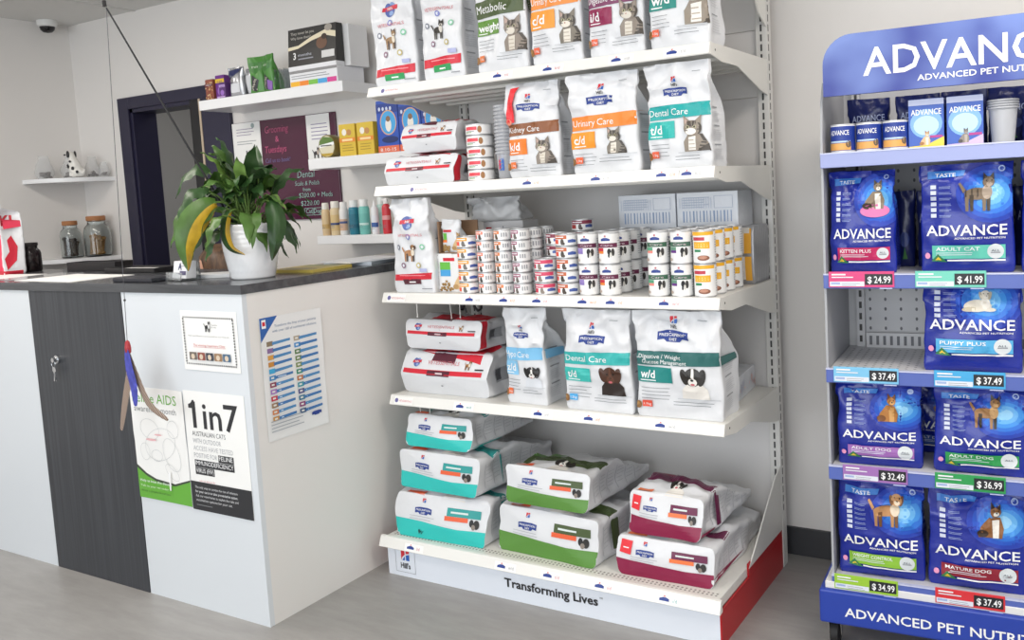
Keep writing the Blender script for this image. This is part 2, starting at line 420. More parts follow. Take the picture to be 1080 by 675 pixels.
def diet_front(w, h, c1, c2, title, code, pet, blk, bnd, rib, pz, tagc='#e2603c', sub=None, side=.5, title2=None, blkw=.43):
    """front of an upright prescription bag; x 0..w across the face; heights in m"""
    P = Print(); x0 = -w/2
    ribbon(P, x0+w*.47, rib, w*.36); square_logo(P, x0+w*.47, rib+w*.13, w*.075)
    P.poly([(x0+.004, bnd[0]), (x0+w-.004, bnd[0]+.006), (x0+w-.004, bnd[1]+.006), (x0+.004, bnd[1])], ink(c1), 'title_band')
    if title2:
        P.text(title, x0+w*.06, bnd[0]+(bnd[1]-bnd[0])*.52, w*.5, (bnd[1]-bnd[0])*.3, WT, 'title_band', 0)
        P.text(title2, x0+w*.1, bnd[0]+(bnd[1]-bnd[0])*.14, w*.52, (bnd[1]-bnd[0])*.3, WT, 'title_band', 0)
    else:
        P.text(title, x0+w*.06, bnd[0]+(bnd[1]-bnd[0])*.3, w*.60, (bnd[1]-bnd[0])*.5, WT, 'title_band', 0)
    P.rect(x0+.004, blk[0], x0+w*blkw, blk[1], ink(c2), 'code_block')
    P.text(code, x0+w*.07, blk[0]+(blk[1]-blk[0])*.28, None, (blk[1]-blk[0])*.52, WT, 'code_block', .02)
    P.rect(x0+w*.07, blk[0]+(blk[1]-blk[0])*.1, x0+w*.26, blk[0]+(blk[1]-blk[0])*.16, WT, 'code_block')
    pet(P, x0+w*.52, pz[0], pz[1])
    P.rect(x0+w*.5, pz[0]-.002, x0+w*.97, pz[0]+.001, LGREY, 'small_print')
    P.lines(x0+w*.08, x0+w*.42, blk[0]-.018, 4, .011, TXT, .0018)
    P.lines(x0+w*.45, x0+w*.93, pz[0]-.012, 2, .009, TXT, .0018)
    kibble(P, x0+w*.035, .032+h*.02, .012)
    P.rect(x0+w*.085, .026+h*.02, x0+w*.2, .046+h*.02, ink(tagc), 'weight_tag')
    P.text('1.5kg', x0+w*.1, .032+h*.02, w*.085, .007, WT, 'weight_tag')
    P.rect(x0+w*.74, h*.9, x0+w*.86, h*.9+.002, TXT, 'small_print')
    return P
def side_text(d, h):
    P = Print()
    for z in (.2, .38, .56):
        P.rect(d*.25, h*z, d*.7, h*z+.004, ink('#9a9da3'), 'side_text'); P.lines(d*.2, d*.8, h*z-.012, 6, h*.018, ink('#cfd1d5'), .0022, 'side_text')
    return P
SIDE = dict(o=(1, 0, 0), ex=(0, 1, 0), ez=(0, 0, 1), d=(-1, 0, 0))
FRONT = dict()
def diet_bag(label, x, y, z, w, h, d, seed, P, rz=0, group=None, **k):
    mb = stand_bag(w, h, d, seed, WHITE, **k)
    return finish(mb, 'pet_food_bag', label, 'bag of pet food', (x, y, z), rz, group, [(P, FRONT), (side_text(d, h), SIDE)])

def essentials_front(w, h, band=(.10, .19), tagc='#2f9a58', pet='cat', logo=.74, ringz=.46, blkw=.4):
    P = Print()
    heart_logo(P, 0, h*logo, w*.3)
    P.text('VETESSENTIALS', 0, h*(logo-.14), w*.62, h*.028, ink('#d2707a'), 'brand_name', .0, 'c')
    P.poly([(-w*.45, h*band[0]), (w*.42, h*(band[0]+.015)), (w*.45, h*(band[1]+.01)), (-w*.43, h*(band[1]-.01))], RED, 'title_band')
    P.rect(-w*.3, h*(band[0]+.052), w*.3, h*(band[0]+.06), ink('#ef9aa2'), 'title_band')
    P.poly([(-w*.22, h*(band[0]-.04)), (w*.2, h*(band[0]-.035)), (w*.2, h*(band[0]+.02)), (-w*.22, h*(band[0]+.015))], ink(tagc), 'title_band')
    P.rect(-w*.08, h*(band[0]-.02), w*.07, h*(band[0]-.008), WT, 'title_band')
    for a, c in ((90, '#7e86c4'), (160, '#7c8290'), (20, '#7fc5a0'), (-55, '#c2b47a'), (-125, '#87657c')):
        P.ell(w*.3*math.cos(math.radians(a)), h*ringz+w*.3*math.sin(math.radians(a)), w*.055, w*.055, ink(c), 'round_badges')
        P.ell(w*.3*math.cos(math.radians(a)), h*ringz+w*.3*math.sin(math.radians(a)), w*.03, w*.03, ink('#dfe3ea'), 'round_badges')
    s = w*.34
    if pet == 'cat': stand_dog(P, -w*.17, h*ringz-s*.5, s, '#3a3733', '#26231f', '#d9d5cc')
    elif pet == 'kitten': stand_dog(P, -w*.17, h*ringz-s*.5, s, '#9a7a55', '#4a3526', '#e6dccb')
    else: stand_dog(P, -w*.17, h*ringz-s*.5, s, '#a9774a', '#4a3526', '#e6dccb', ears='down')
    P.lines(w*.2, w*.45, h*.04, 1, .01, TXT, .003)
    P.rect(w*.2, h*(band[1]+.02), w*.36, h*(band[1]+.055), ink('#aeb4dc'), 'small_print')
    return P

# ------------------------------------------------------------------ camera
cam = bpy.data.cameras.new('camera'); co = bpy.data.objects.new('camera', cam); LK(co)
yaw, pitch, roll = -.52438, -.09155, -.05316
cy, sy, cp, sp = math.cos(yaw), math.sin(yaw), math.cos(pitch), math.sin(pitch)
fw = Vector((sy*cp, cy*cp, sp)); rt = Vector((cy, -sy, 0)); upv = rt.cross(fw)
r2 = math.cos(roll)*rt+math.sin(roll)*upv; u2 = -math.sin(roll)*rt+math.cos(roll)*upv
co.matrix_world = Matrix(((r2.x, u2.x, -fw.x, 2.206), (r2.y, u2.y, -fw.y, -3.028), (r2.z, u2.z, -fw.z, 1.3464), (0, 0, 0, 1)))
cam.sensor_width = 36; cam.lens = 934.05/1080*36
cam.shift_x = -72.96/1080; cam.shift_y = -52.36/1080
cam.clip_start = .02
C.camera = co

# ------------------------------------------------------------------ the room
XL, XR, YF, ZC = -2.815, 3.9, -5.6, 2.415
wallm = mat('painted_wall', '#e6e3e0', .75, bump=.03, bscale=120)
floorm = stretch_mat('grey_vinyl', '#908e8c', '#9f9d9b', (5, 22, 3), .4)
ceilm = mat('ceiling_tile', '#d9d8d5', .85, bump=.06, bscale=300)
navym = mat('navy_gloss_paint', '#22203a', .4)
mb = MB(); mb.box(XL-.3, XR+.3, YF-.3, 1.6, -.1, 0, floorm); struct(mb, 'floor')
mb = MB(); mb.box(XL-.1, XR+.1, YF-.1, .1, ZC, ZC+.1, ceilm)
for x in (-2.2, -1.6, -1.0, -.4, .2, .8, 1.4, 2.0, 2.6, 3.2): mb.box(x-.012, x+.012, YF, 0, ZC-.004, ZC, mat('ceiling_tee', '#cfcecb', .6))
for y in (-.55, -1.75, -2.95, -4.15): mb.box(XL, XR, y-.012, y+.012, ZC-.004, ZC, mat('ceiling_tee', '', .6))
struct(mb, 'ceiling')
DX0, DX1, DZ = -2.31, -1.72, 1.905
mb = MB()
mb.box(XL-.12, DX0, 0, .12, 0, ZC, wallm); mb.box(DX1, XR+.12, 0, .12, 0, ZC, wallm); mb.box(DX0, DX1, 0, .12, DZ, ZC, wallm)
struct(mb, 'wall_back')
mb = MB(); mb.box(XL-.12, XL, YF, 0, 0, ZC, wallm); struct(mb, 'wall_left')
mb = MB(); mb.box(XR, XR+.12, YF, 0, 0, ZC, wallm); struct(mb, 'wall_right')
mb = MB(); mb.box(XL-.12, XR+.12, YF-.12, YF, 0, .35, wallm); mb.box(XL-.12, XR+.12, YF-.12, YF, 2.3, ZC, wallm)
struct(mb, 'wall_front')
mb = MB()
for i in range(5):
    x = XL+(XR-XL)*i/4; mb.box(x-.035, x+.035, YF-.1, YF-.02, .35, 2.3, mat('window_aluminium', '#b9bcc0', .35, .6))
struct(mb, 'window_1')
mb = MB(); mb.box(1.2, XR, -.013, 0, 0, .1, mat('charcoal_vinyl_skirting', '#3a3b3f', .5)); struct(mb, 'baseboard_back')
mb = MB()
mb.box(XL, -2.40, -.011, 0, 0, .1, mat('charcoal_vinyl_skirting', '', .5)); mb.box(-1.50, -.05, -.011, 0, 0, .1, mat('charcoal_vinyl_skirting', '', .5))
struct(mb, 'baseboard_left')
# doorway: architraves, jambs and the room beyond
mb = MB()
mb.box(-2.40, DX0, -.022, 0, 0, 1.968, navym, .003); mb.box(DX0, -1.5, -.022, 0, 1.905, 1.968, navym, .003)
mb.box(DX0-.001, DX0+.022, -.01, .13, 0, DZ, navym); mb.box(DX0, DX1, -.01, .13, DZ-.02, DZ+.001, navym)
mb.box(DX1-.03, DX1+.001, -.012, .13, 0, DZ, mat('black_door_seal', '#141418', .5))
mb.box(-1.80, -1.726, -.020, 0, 0, 1.905, mat('black_door_seal', '', .5)); mb.box(-1.712, -1.502, -.022, 0, 0, 1.905, navym, .003)
mb.box(-1.726, -1.712, -.024, 0, 0, 1.905, mat('bare_timber_edge', '#c2b09a', .6))
struct(mb, 'door_1', 'dark navy door frame around the opening to a grey back room')
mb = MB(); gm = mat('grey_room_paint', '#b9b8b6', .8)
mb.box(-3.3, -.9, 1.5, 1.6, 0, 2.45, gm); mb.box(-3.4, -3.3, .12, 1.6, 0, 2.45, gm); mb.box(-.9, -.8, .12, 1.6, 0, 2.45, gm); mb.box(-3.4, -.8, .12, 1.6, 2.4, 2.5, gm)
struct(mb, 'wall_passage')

# ------------------------------------------------------------------ lights
def area(name, loc, rot, sx, sy_, e, col=(1, 1, 1)):
    l = bpy.data.lights.new(name, 'AREA'); l.shape = 'RECTANGLE'; l.size = sx; l.size_y = sy_; l.energy = e; l.color = col
    o = bpy.data.objects.new(name, l); LK(o); o.location = loc; o.rotation_euler = rot; return o
area('window_daylight', (.9, YF+.1, 1.35), (PI/2, 0, 0), 5.6, 1.9, 112, (.93, .97, 1))
for x, y, e in ((.3, -1.9, 17), (2.6, -1.3, 30), (-1.4, -1.6, 25), (1.6, -3.8, 20)):
    area('ceiling_lamp', (x, y, ZC-.03), (0, 0, 0), 1.2, .5, e, (1, .93, .85))
area('passage_lamp', (-2.1, .8, 2.35), (0, 0, 0), .5, .5, 7, (1, .97, .95))
w = bpy.data.worlds.new('world'); C.world = w; w.use_nodes = True
w.node_tree.nodes['Background'].inputs[0].default_value = (.86, .93, 1, 1); w.node_tree.nodes['Background'].inputs[1].default_value = 1.0
C.view_settings.view_transform = 'Standard'; C.view_settings.look = 'None'; C.view_settings.exposure = -.17; C.view_settings.gamma = 1
C.view_settings.use_curve_mapping = False

# ================================================================== RECEPTION COUNTER
CT = 1.106
lamin = mat('white_laminate', '#d9dee3', .35)
lamend = mat('white_laminate_end', '#e6e4e1', .4)
graphite = stretch_mat('graphite_woodgrain', '#2c2e33', '#43464c', (70, 70, 1.2), .45)
topm = stretch_mat('graphite_counter_top', '#3a3c40', '#54565a', (2, 30, 30), .22)
ctr = thing('reception_counter', 'white reception counter with graphite woodgrain panel and dark top', 'counter', (-.074, -1.194, 0))
mb = MB(); mb.box(-2.812, -1.262, -1.194, -1.176, 0, CT-.029, lamin); mb.build('front_panel', ctr, True)
mb = MB(); mb.box(-.688, -.074, -1.194, -1.176, 0, CT-.029, lamin); mb.build('front_panel', ctr, True)
mb = MB(); mb.box(-1.259, -.691, -1.195, -1.176, 0, CT-.029, graphite); tag(mb.build('woodgrain_panel', ctr, True), 'graphite woodgrain panel')
mb = MB(); mb.box(-.092, -.074, -1.176, -.012, 0, CT-.029, lamend); mb.build('end_panel', ctr, True)
mb = MB(); mb.prism([(-2.812, -1.198), (-.070, -1.198), (-.070, -.004), (-.45, -.004), (-.45, -.70), (-2.812, -.70)], 'z', CT-.029, CT, topm)
mb.build('worktop', ctr, True)
mb = MB(); mb.box(-2.812, -.45, -.76, -.72, 0, CT-.03, lamin); mb.box(-.45, -.41, -.72, -.02, 0, CT-.03, lamin); mb.build('inner_panel', ctr, True)
chrome = mat('chrome', '#c9cbce', .18, 1)
lk = MB(); 
rs = [[(-1.106+r*math.cos(a), y, .822+r*math.sin(a)) for a in (2*PI*k/20 for k in range(20))] for r, y in ((.016, -1.195), (.016, -1.205), (.012, -1.207))]
lk.rings(rs, chrome); tag(lk.build('lock', ctr, True, 40), 'chrome cam lock')
kb = thing('key_bunch', 'small bunch of silver keys hanging in the lock of the graphite panel', 'keys', (-1.106, -1.207, .822))
m_ = MB(); m_.rings([[(.009*math.cos(a), y, .009*math.sin(a)+.0) for a in (2*PI*k/16 for k in range(16))] for y in (-.012, -.0)], chrome); m_.build('key', kb)
m_ = MB(); m_.tube([(.012*math.sin(a), -.009, -.014+.012*math.cos(a)) for a in (2*PI*k/16 for k in range(17))], .0012, chrome, 6); m_.build('ring', kb)
for dx, rz in ((-.004, .2), (.006, -.15)):
    m_ = MB(); m_.prism([(dx-.007, -.026), (dx+.007, -.026), (dx+.009, -.04), (dx+.003+rz*.02, -.046), (dx+.003+rz*.05, -.078), (dx-.003+rz*.05, -.078), (dx-.003, -.046), (dx-.009, -.04)], 'y', -.010+rz*.01, -.008+rz*.01, chrome); m_.build('key', kb)

# ------------------------------------------------------------------ posters on the counter
paper = mat('paper', '#f1f1ef', .6)
def poster(name, label, cat, o, ex, nrm, w, h, P, curl=.0, m=paper):
    o, ex, nrm = Vector(o), Vector(ex), Vector(nrm)
    mb = MB(); bmx = []
    nx, nz = 8, 10
    f = lambda x, z, off: o+ex*x+Vector((0, 0, z))+nrm*(off+curl*(abs(2*x/w-1)**3)*(1 if z > h/2 else .4))
    g = []
    for off in (.0012, .0004):
        g.append([[mb.bm.verts.new(f(w*i/nx, h*j/nz, off)) for i in range(nx+1)] for j in range(nz+1)])
    for q in g:
        for j in range(nz):
            for i in range(nx): mb.face([q[j][i], q[j][i+1], q[j+1][i+1], q[j+1][i]], m)
    ed = lambda q: [q[0][i] for i in range(nx)]+[q[j][nx] for j in range(nz)]+[q[nz][nx-i] for i in range(nx)]+[q[nz-j][0] for j in range(nz)]
    a, b = ed(g[0]), ed(g[1])
    for i in range(len(a)): mb.face([a[i], a[(i+1) % len(a)], b[(i+1) % len(a)], b[i]], m)
    ob = mb.build(name); tag(ob, label, cat)
    P.lay(lambda x, z, off: f(x, z, off+.0012), ob, .0002, .00004)
    return ob
EXF = dict(ex=(1, 0, 0), nrm=(0, -1, 0)); EXS = dict(ex=(0, 1, 0), nrm=(1, 0, 0))
# certificate
P = Print(); w_, h_ = .272, .195; dk = ink('#33343a')
n = 26
for i in range(n):
    for z in (.018, h_-.024): P.rect(.012+i*.0096, z, .0170+i*.0096, z+.005, dk, 'dotted_border')
for i in range(16):
    for x in (.012, w_-.018): P.rect(x, .026+i*.0093, x+.006, .0315+i*.0093, dk, 'dotted_border')
stand_dog(P, .118, .132, .032, '#222', '#222222', '#222222', part='animal_emblem') if False else stand_dog(P, .118, .128, .034, '#2a2a2c', '#1a1a1c', '#e8e8e8', part='animal_emblem')
P.text('Congratulations', .155, .150, .03, .004, dk); P.text('Pet of the', .155, .142, .024, .004, dk)
P.text('This certificate is presented to our friends', w_/2, .112, .2, .005, ink('#77787c'), al='c')
P.text('The winning Veterinary Clinic', w_/2, .080, .155, .008, ink('#c2404a'), al='c'); P.rect(w_/2-.078, .077, w_/2+.078, .0778, ink('#c2404a'))
for i, c in enumerate(('#70665e', '#8d4a3e', '#3b3f4a', '#9b7a5a', '#4b6a86')):
    P.rect(.035+i*.041, .035, .07+i*.041, .06, ink(c), 'photo_strip'); P.ell(.052+i*.041, .046, .009, .009, ink('#d8c6b0'), 'photo_strip')
poster('certificate', 'white certificate with dotted border taped high on the counter front', 'certificate', (-.377, -1.1945, .826), w=w_, h=h_, P=P, **EXF)
# feline poster
P = Print(); w_, h_ = .283, .395; gr = ink('#66ad3c')
P.text('Feline AIDS', .012, h_-.052, .235, .034, gr, 'heading', .0)
P.text('awareness month', .016, h_-.085, .225, .022, ink('#7d8084'), 'heading', .0)
P.poly([(0, 0), (w_, 0), (w_, .092), (.2, .068), (.1, .075), (.05, .09), (0, .118)], ink('#3f4a3c'), 'green_band')
P.poly([(0, 0), (w_, 0), (w_, .085), (.2, .060), (.1, .066), (.05, .080), (0, .106)], gr, 'green_band')
gl = ink('#c4c6c8')
def outline(P, pts, t, m, part):
    for (a, b), (c, d) in zip(pts, pts[1:]):
        L = math.hypot(c-a, d-b) or 1; nx_, nz_ = -(d-b)/L*t, (c-a)/L*t
        P.poly([(a-nx_, b-nz_), (c-nx_, d-nz_), (c+nx_, d+nz_), (a+nx_, b+nz_)], m, part, 0)
import itertools
for cx, cz, rx, rz_, rot in ((.14, .2, .085, .055, .3), (.09, .25, .05, .035, -.2), (.2, .17, .04, .06, .5), (.12, .16, .03, .02, 0), (.22, .26, .03, .03, .4), (.06, .17, .025, .03, .1), (.2, .11, .02, .04, 1.)):
    outline(P, [(cx+rx*math.cos(a)*math.cos(rot)-rz_*math.sin(a)*math.sin(rot), cz+rx*math.cos(a)*math.sin(rot)+rz_*math.sin(a)*math.cos(rot)) for a in (2*PI*i/22 for i in range(23))], .0007, gl, 'cat_drawing')
P.ell(.1, .215, .028, .004, ink('#e8b7bb'), 'cat_drawing'); P.ell(.14, .235, .02, .003, ink('#e8b7bb'), 'cat_drawing')
P.poly([(.178, .11), (.19, .11), (.185, .045), (.178, .045)], WT, 'cat_drawing')
P.text('Help us beat this disease', .02, .062, .17, .009, WT, 'small_print'); P.text('Talk to your vet today', .02, .044, .15, .008, ink('#d7efc7'), 'small_print'); P.text('about a simple blood test', .02, .026, .16, .008, ink('#3c6a25'), 'small_print')
poster('awareness_poster', 'green and white cat awareness poster beside the graphite panel', 'poster', (-.688, -1.1945, .354), w=w_, h=h_, P=P, curl=.003, **EXF)
# 1 in 7 poster
P = Print(); w_, h_ = .298, .405; dk = ink('#2b2c30')
P.text('1in7', .040, h_-.122, .225, .092, dk, 'heading', .012); P.poly([(.022, h_-.058), (.022, h_-.046), (.036, h_-.040), (.044, h_-.030), (.052, h_-.030), (.052, h_-.058)], dk, 'heading')
for i, (t, wd, c) in enumerate((('AUSTRALIAN CATS', .165, '#6f7176'), ('WITH OUTDOOR', .14, '#a9abb0'), ('ACCESS HAVE TESTED', .195, '#b4b6ba'), ('POSITIVE FOR', .115, '#a9abb0'))):
    P.text(t, .03, h_-.150-.0245*i, wd, .0165, ink(c), 'message')
    if i == 0: P.text('AUSTRALIAN', .03, h_-.150, .112, .0165, ink('#55575c'), 'message')
for x0_, x1_, z in ((.15, .225, h_-.2265), (.03, .225, h_-.252), (.03, .125, h_-.2775)): P.rect(x0_, z-.004, x1_, z+.0205, dk, 'message')
P.text('FELINE', .154, h_-.2235, .066, .0155, WT, 'message'); P.text('IMMUNODEFICIENCY', .034, h_-.249, .187, .0155, WT, 'message'); P.text('VIRUS (FIV)', .034, h_-.2745, .087, .0155, WT, 'message')
P.text('ask us about fiv', .045, h_-.305, .08, .006, ink('#e5a2a6'), 'message')
P.rect(0, 0, w_, .098, dk, 'black_band')
for i, t in enumerate(('The only way to combat the rise of infection', 'for your cat is to take preventative action.', 'Ask our veterinarian to explain the risks and', 'vaccination options for your cat.')):
    P.text(t, .02, .075-.0145*i, .21-.03*(i == 3), .0088, ink('#d5d6d8'), 'black_band', .012 if i == 1 else 0)
P.rect(.02, .017, .1, .019, ink('#8d8f92'), 'black_band')
poster('statistics_poster', 'white and black 1 in 7 poster at the corner of the counter front', 'poster', (-.402, -1.1945, .349), w=w_, h=h_, P=P, **EXF)
# blue list poster on the end
P = Print(); w_, h_ = .258, .40; bl = ink('#2f62ad')
P.poly([(0, h_), (.075, h_), (0, h_-.078)], bl, 'corner_flash'); P.rect(.008, h_-.034, .026, h_-.006, WT, 'corner_flash'); P.rect(.011, h_-.026, .023, h_-.013, RED, 'corner_flash')
P.text('Transform the lives of your patients', .06, h_-.036, .175, .0085, ink('#5c7aa0'), 'heading'); P.text('with over 100 of nutritional solutions', .05, h_-.052, .185, .0085, ink('#5c7aa0'), 'heading')
CL = ('#8a7a62', '#8f6f9e', '#d9a04a', '#c98a3a', '#3fa9d8', '#3f8fc8', '#8a3450', '#a578bd', '#c02f45', '#9a7a58', '#cf8450', '#c98f3c')
CRR = ('#b3a58e', '#3f8fd0', '#4f7a40', '#6f8a50', '#7a9050', '#2f8f72', '#c07a4a', '#3a98a8', '#4a4a86', '#3a7a9a', '#8a3a72', '#34567f')
for i in range(12):
    for x_, cs in ((.022, CL), (.135, CRR)):
        z = h_-.094-.0222*i
        P.poly([(x_+.02, z+.002), (x_+.098, z+.006), (x_+.098, z+.014), (x_+.02, z+.012)], ink('#3f78b4') if i % 2 else ink('#4f8cc0'), 'product_rows', 0)
        P.rect(x_, z, x_+.026, z+.0155, ink(cs[i]), 'product_rows', 0); P.rect(x_+.006, z+.005, x_+.018, z+.011, ink('#e4e4e0'), 'product_rows', 0)
        P.rect(x_+.034, z+.006, x_+.07, z+.009, ink('#cfe0f0'), 'product_rows', 0)
P.lines(.012, .15, .062, 4, .011, ink('#aab0b8'), .003)
ribbon(P, .205, .05, .042, False)
poster('product_chart', 'glossy list chart of coloured rows taped to the counter end', 'poster', (-.0733, -1.140, .592), w=w_, h=h_, P=P, curl=.004, m=mat('glossy_paper', '#eceded', .25), **EXS)

# ================================================================== THINGS ON THE COUNTER
# potted plant
px, py = -.250, -.995
pl = thing('potted_plant', 'leafy green plant in a white dimpled pot at the counter corner', 'plant', (px, py, CT)); pl.scale = (.71, .71, 1)
mb = MB()
potm = mat('white_glazed_ceramic', '#eef0f3', .16, coat=.4)
prof = [(.094, 0), (.101, .004), (.113, .04), (.124, .085), (.130, .12), (.1315, .150), (.1335, .166), (.136, .180), (.133, .184), (.126, .182), (.122, .15), (.118, .1)]
n = 72; rs = []
for i in range(64):
    t = i/63*(len(prof)-1); a = int(min(t, len(prof)-2)); f_ = t-a
    r = prof[a][0]*(1-f_)+prof[a+1][0]*f_; z = prof[a][1]*(1-f_)+prof[a+1][1]*f_
    ring = []
    for k in range(n):
        an = 2*PI*k/n
        dd = 0
        if t < 4.3 and z > .006:
            row = z/.0155; dd = -.0045*max(0, math.sin(PI*(row % 1)))*abs(math.sin(an*15+(PI/2 if int(row) % 2 else 0)))
        elif .125 < z < .172 and t < 7: dd = -.002*abs(math.sin((z-.125)/.0155*PI))
        ring.append(((r+dd)*math.cos(an), (r+dd)*math.sin(an), z))
    rs.append(ring)
mb.rings(rs, potm, True, False); mb.build('pot', pl, smooth=50)
mb = MB(); mb.lathe([(.0, .150), (.06, .153), (.121, .148)], mat('potting_soil', '#3a2c22', .9, bump=.5, bscale=90), 28, cap0=False, cap1=False); mb.build('soil', pl, smooth=60)
def leafmat(name, c1, c2):
    return mat(name, c1, .38, var=.35, vscale=14, spec=.4)
LM = [leafmat('leaf_green', '#4a6b30', ''), leafmat('leaf_deep_green', '#304f28', ''), leafmat('leaf_light_green', '#6f8f48', '')]
YEL = leafmat('leaf_yellow', '#c9a52f', '')
STM = mat('leaf_stalk', '#5f7d3c', .5)
def leaf_mesh(mb, az, el, stalk, L, W, droop, m, m2=None, roll_=0, base=(0, 0)):
    """stalk from the soil, then a pointed blade arching over; az azimuth, el elevation at start"""
    p = Vector((base[0], base[1], .155)); d = Vector((math.cos(az)*math.cos(el), math.sin(az)*math.cos(el), math.sin(el)))
    pts = [p.copy()]; N1, N2 = 6, 12
    side = Vector((-math.sin(az), math.cos(az), 0))
    for i in range(N1):
        p = p+d*(stalk/N1); d = (d+Vector((0, 0, -droop*.10))).normalized(); pts.append(p.copy())
    mb.tube(pts, [.0032]*len(pts), STM, 6)
    rows = []
    for i in range(N2+1):
        t = i/N2; wd = W*(math.sin(PI*min(1, t*.93+.07)**.75))**1.0*(1-.25*t)+.0004
        nrm = side.cross(d).normalized()
        s2 = (side*math.cos(roll_)+nrm*math.sin(roll_)); n2_ = s2.cross(d)
        fold = .22
        row = []
        for k in (-1, -.55, 0, .55, 1):
            wav = .006*math.sin(t*16+az*7)*abs(k)
            row.append(p+s2*(wd*.5*k)+n2_*(-abs(k)*wd*fold*-.5+wav))
        rows.append([mb.bm.verts.new(q) for q in row])
        p = p+d*(L/N2); d = (d+Vector((0, 0, -droop*.16))+Vector((math.cos(az), math.sin(az), 0))*.02).normalized()
    for a, b in zip(rows, rows[1:]):
        for k in range(4): mb.face([a[k], a[k+1], b[k+1], b[k]], (m2 if m2 and k >= 2 else m))
rnd = random.Random(11)
fol = {0: MB(), 1: MB(), 2: MB()}
for i in range(46):
    az = i*2.39996+rnd.uniform(-.3, .3); ring = i/46
    el = math.radians(84-58*ring+rnd.uniform(-10, 10)); st = rnd.uniform(.10, .18)*(1.12-.25*math.cos(az))
    k = rnd.choice((0, 0, 1, 1, 1, 2))
    leaf_mesh(fol[k], az, el, st, rnd.uniform(.13, .19), rnd.uniform(.066, .098), rnd.uniform(.5, 1.35), LM[k], roll_=rnd.uniform(-.5, .5), base=(rnd.uniform(-.05, .05), rnd.uniform(-.05, .05)))
for i in range(16):
    k = (0, 1, 1, 2)[i % 4]; az = i*2.39996+.8
    leaf_mesh(fol[k], az, math.radians(rnd.uniform(66, 86)), rnd.uniform(.12, .2), rnd.uniform(.12, .17), rnd.uniform(.08, .11), rnd.uniform(.7, 1.5), LM[k], roll_=rnd.uniform(-.7, .7), base=(rnd.uniform(-.04, .04), rnd.uniform(-.04, .04)))
for k in fol:
    bmesh.ops.solidify(fol[k].bm, geom=fol[k].bm.faces[:], thickness=.0006) if False else None
    fol[k].build('foliage', pl, smooth=60, normals=False)
def hang_leaf(ctrl, wid, m, m2, lab):
    # ctrl: (left, up, towards the window) in metres from the pot centre; a broad blade hanging over the rim
    sL, nC = Vector((-.64, -.77, 0)), Vector((.77, -.64, 0)); sc = Vector((1/.71, 1/.71, 1))
    cp = [sL*a+nC*c_+Vector((0, 0, b)) for a, b, c_ in ctrl]
    def at(t):
        t *= len(cp)-1; i = min(int(t), len(cp)-2); f = t-i
        p0, p1, p2, p3 = cp[max(i-1, 0)], cp[i], cp[i+1], cp[min(i+2, len(cp)-1)]
        return .5*((2*p1)+(p2-p0)*f+(2*p0-5*p1+4*p2-p3)*f*f+(3*p1-p0-3*p2+p3)*f**3)
    mb = MB(); mb.tube([Vector(q*s for q, s in zip(at(i/10*.36), sc)) for i in range(11)], .0035, STM, 6); rows = []
    for i in range(19):
        t = i/18; p = at(.34+.66*t); d = (at(min(1, .36+.66*t))-at(.32+.66*t)).normalized(); sd_ = d.cross(nC).normalized()
        w2 = wid*.5*math.sin(PI*min(1, t*.94+.05)**.8)+.0005
        rows.append([mb.bm.verts.new(Vector(q*s for q, s in zip(p+sd_*w2*k+nC*(-.018*abs(k)+.004*math.sin(t*13)*abs(k)), sc))) for k in (-1, -.5, -.08, .5, 1)])
    for a, b in zip(rows, rows[1:]):
        for k in range(4): mb.face([a[k], a[k+1], b[k+1], b[k]], m2 if k < 2 else m)
    tag(mb.build('leaf', pl, smooth=60, normals=False), lab)
hang_leaf([(.02, .17, .0), (.06, .25, .05), (.11, .255, .09), (.165, .205, .11), (.195, .13, .11), (.195, .045, .10)], .085, LM[0], YEL, 'large leaf yellowing along one side')
hang_leaf([(.01, .17, .0), (.03, .23, .06), (.06, .22, .10), (.075, .16, .12), (.06, .11, .125), (.02, .085, .13)], .030, LM[1], YEL, 'drooping leaf with yellow edge')
hang_leaf([(-.02, .17, .0), (-.045, .25, .05), (-.07, .25, .09), (-.085, .19, .12), (-.075, .12, .125), (-.06, .06, .125)], .060, LM[1], LM[1], 'dark leaf hanging over the pot front')
for a_, e_, s_, l_, r_ in ((196, 50, .24, .21, .5), (222, 40, .25, .20, .8), (208, 62, .27, .22, .6), (182, 58, .24, .2, .3), (238, 55, .22, .2, .5), (214, 28, .2, .19, .9)):
    mb = MB(); leaf_mesh(mb, math.radians(a_), math.radians(e_), s_, l_, .085, 1.3, LM[a_ % 3], None, r_); mb.build('leaf', pl, smooth=60, normals=False)
# cat wand
wd = thing('cat_wand', 'black cat teaser wand standing in the pot with feathers on a string', 'cat toy', (-.40, -1.03, 1.28))
blk = mat('black_plastic', '#1d1c1f', .4)
tip = Vector((-.447, -1.30, 1.985))
mb = MB(); mb.tube([(-.315, -.99, 1.262), tip], [.0042, .0026], blk, 8); mb.build('rod', wd, True)
mb = MB(); mb.tube([tip-Vector((.004, .002, -.004)), tip+Vector((-.006, -.002, .022))], .006, blk, 8); mb.build('tip_cap', wd, True)
bead = Vector((-.512, -1.30, .935))
mb = MB(); mb.tube([tip, tip.lerp(bead, .35), tip.lerp(bead, .7), bead], .0011, mat('wand_string', '#55555a', .6), 5); mb.build('string', wd, True)
mb = MB(); mb.ell(tip.lerp(bead, .875), (.004, .004, .004), blk, 8, 6); mb.build('knot', wd, True)
mb = MB(); mb.lathe([(.002, .0), (.007, -.006), (.010, -.025), (.009, -.04), (.004, -.046)], mat('red_bead', '#a82c34', .4), 12, bead); mb.build('bead', wd, True, 50)
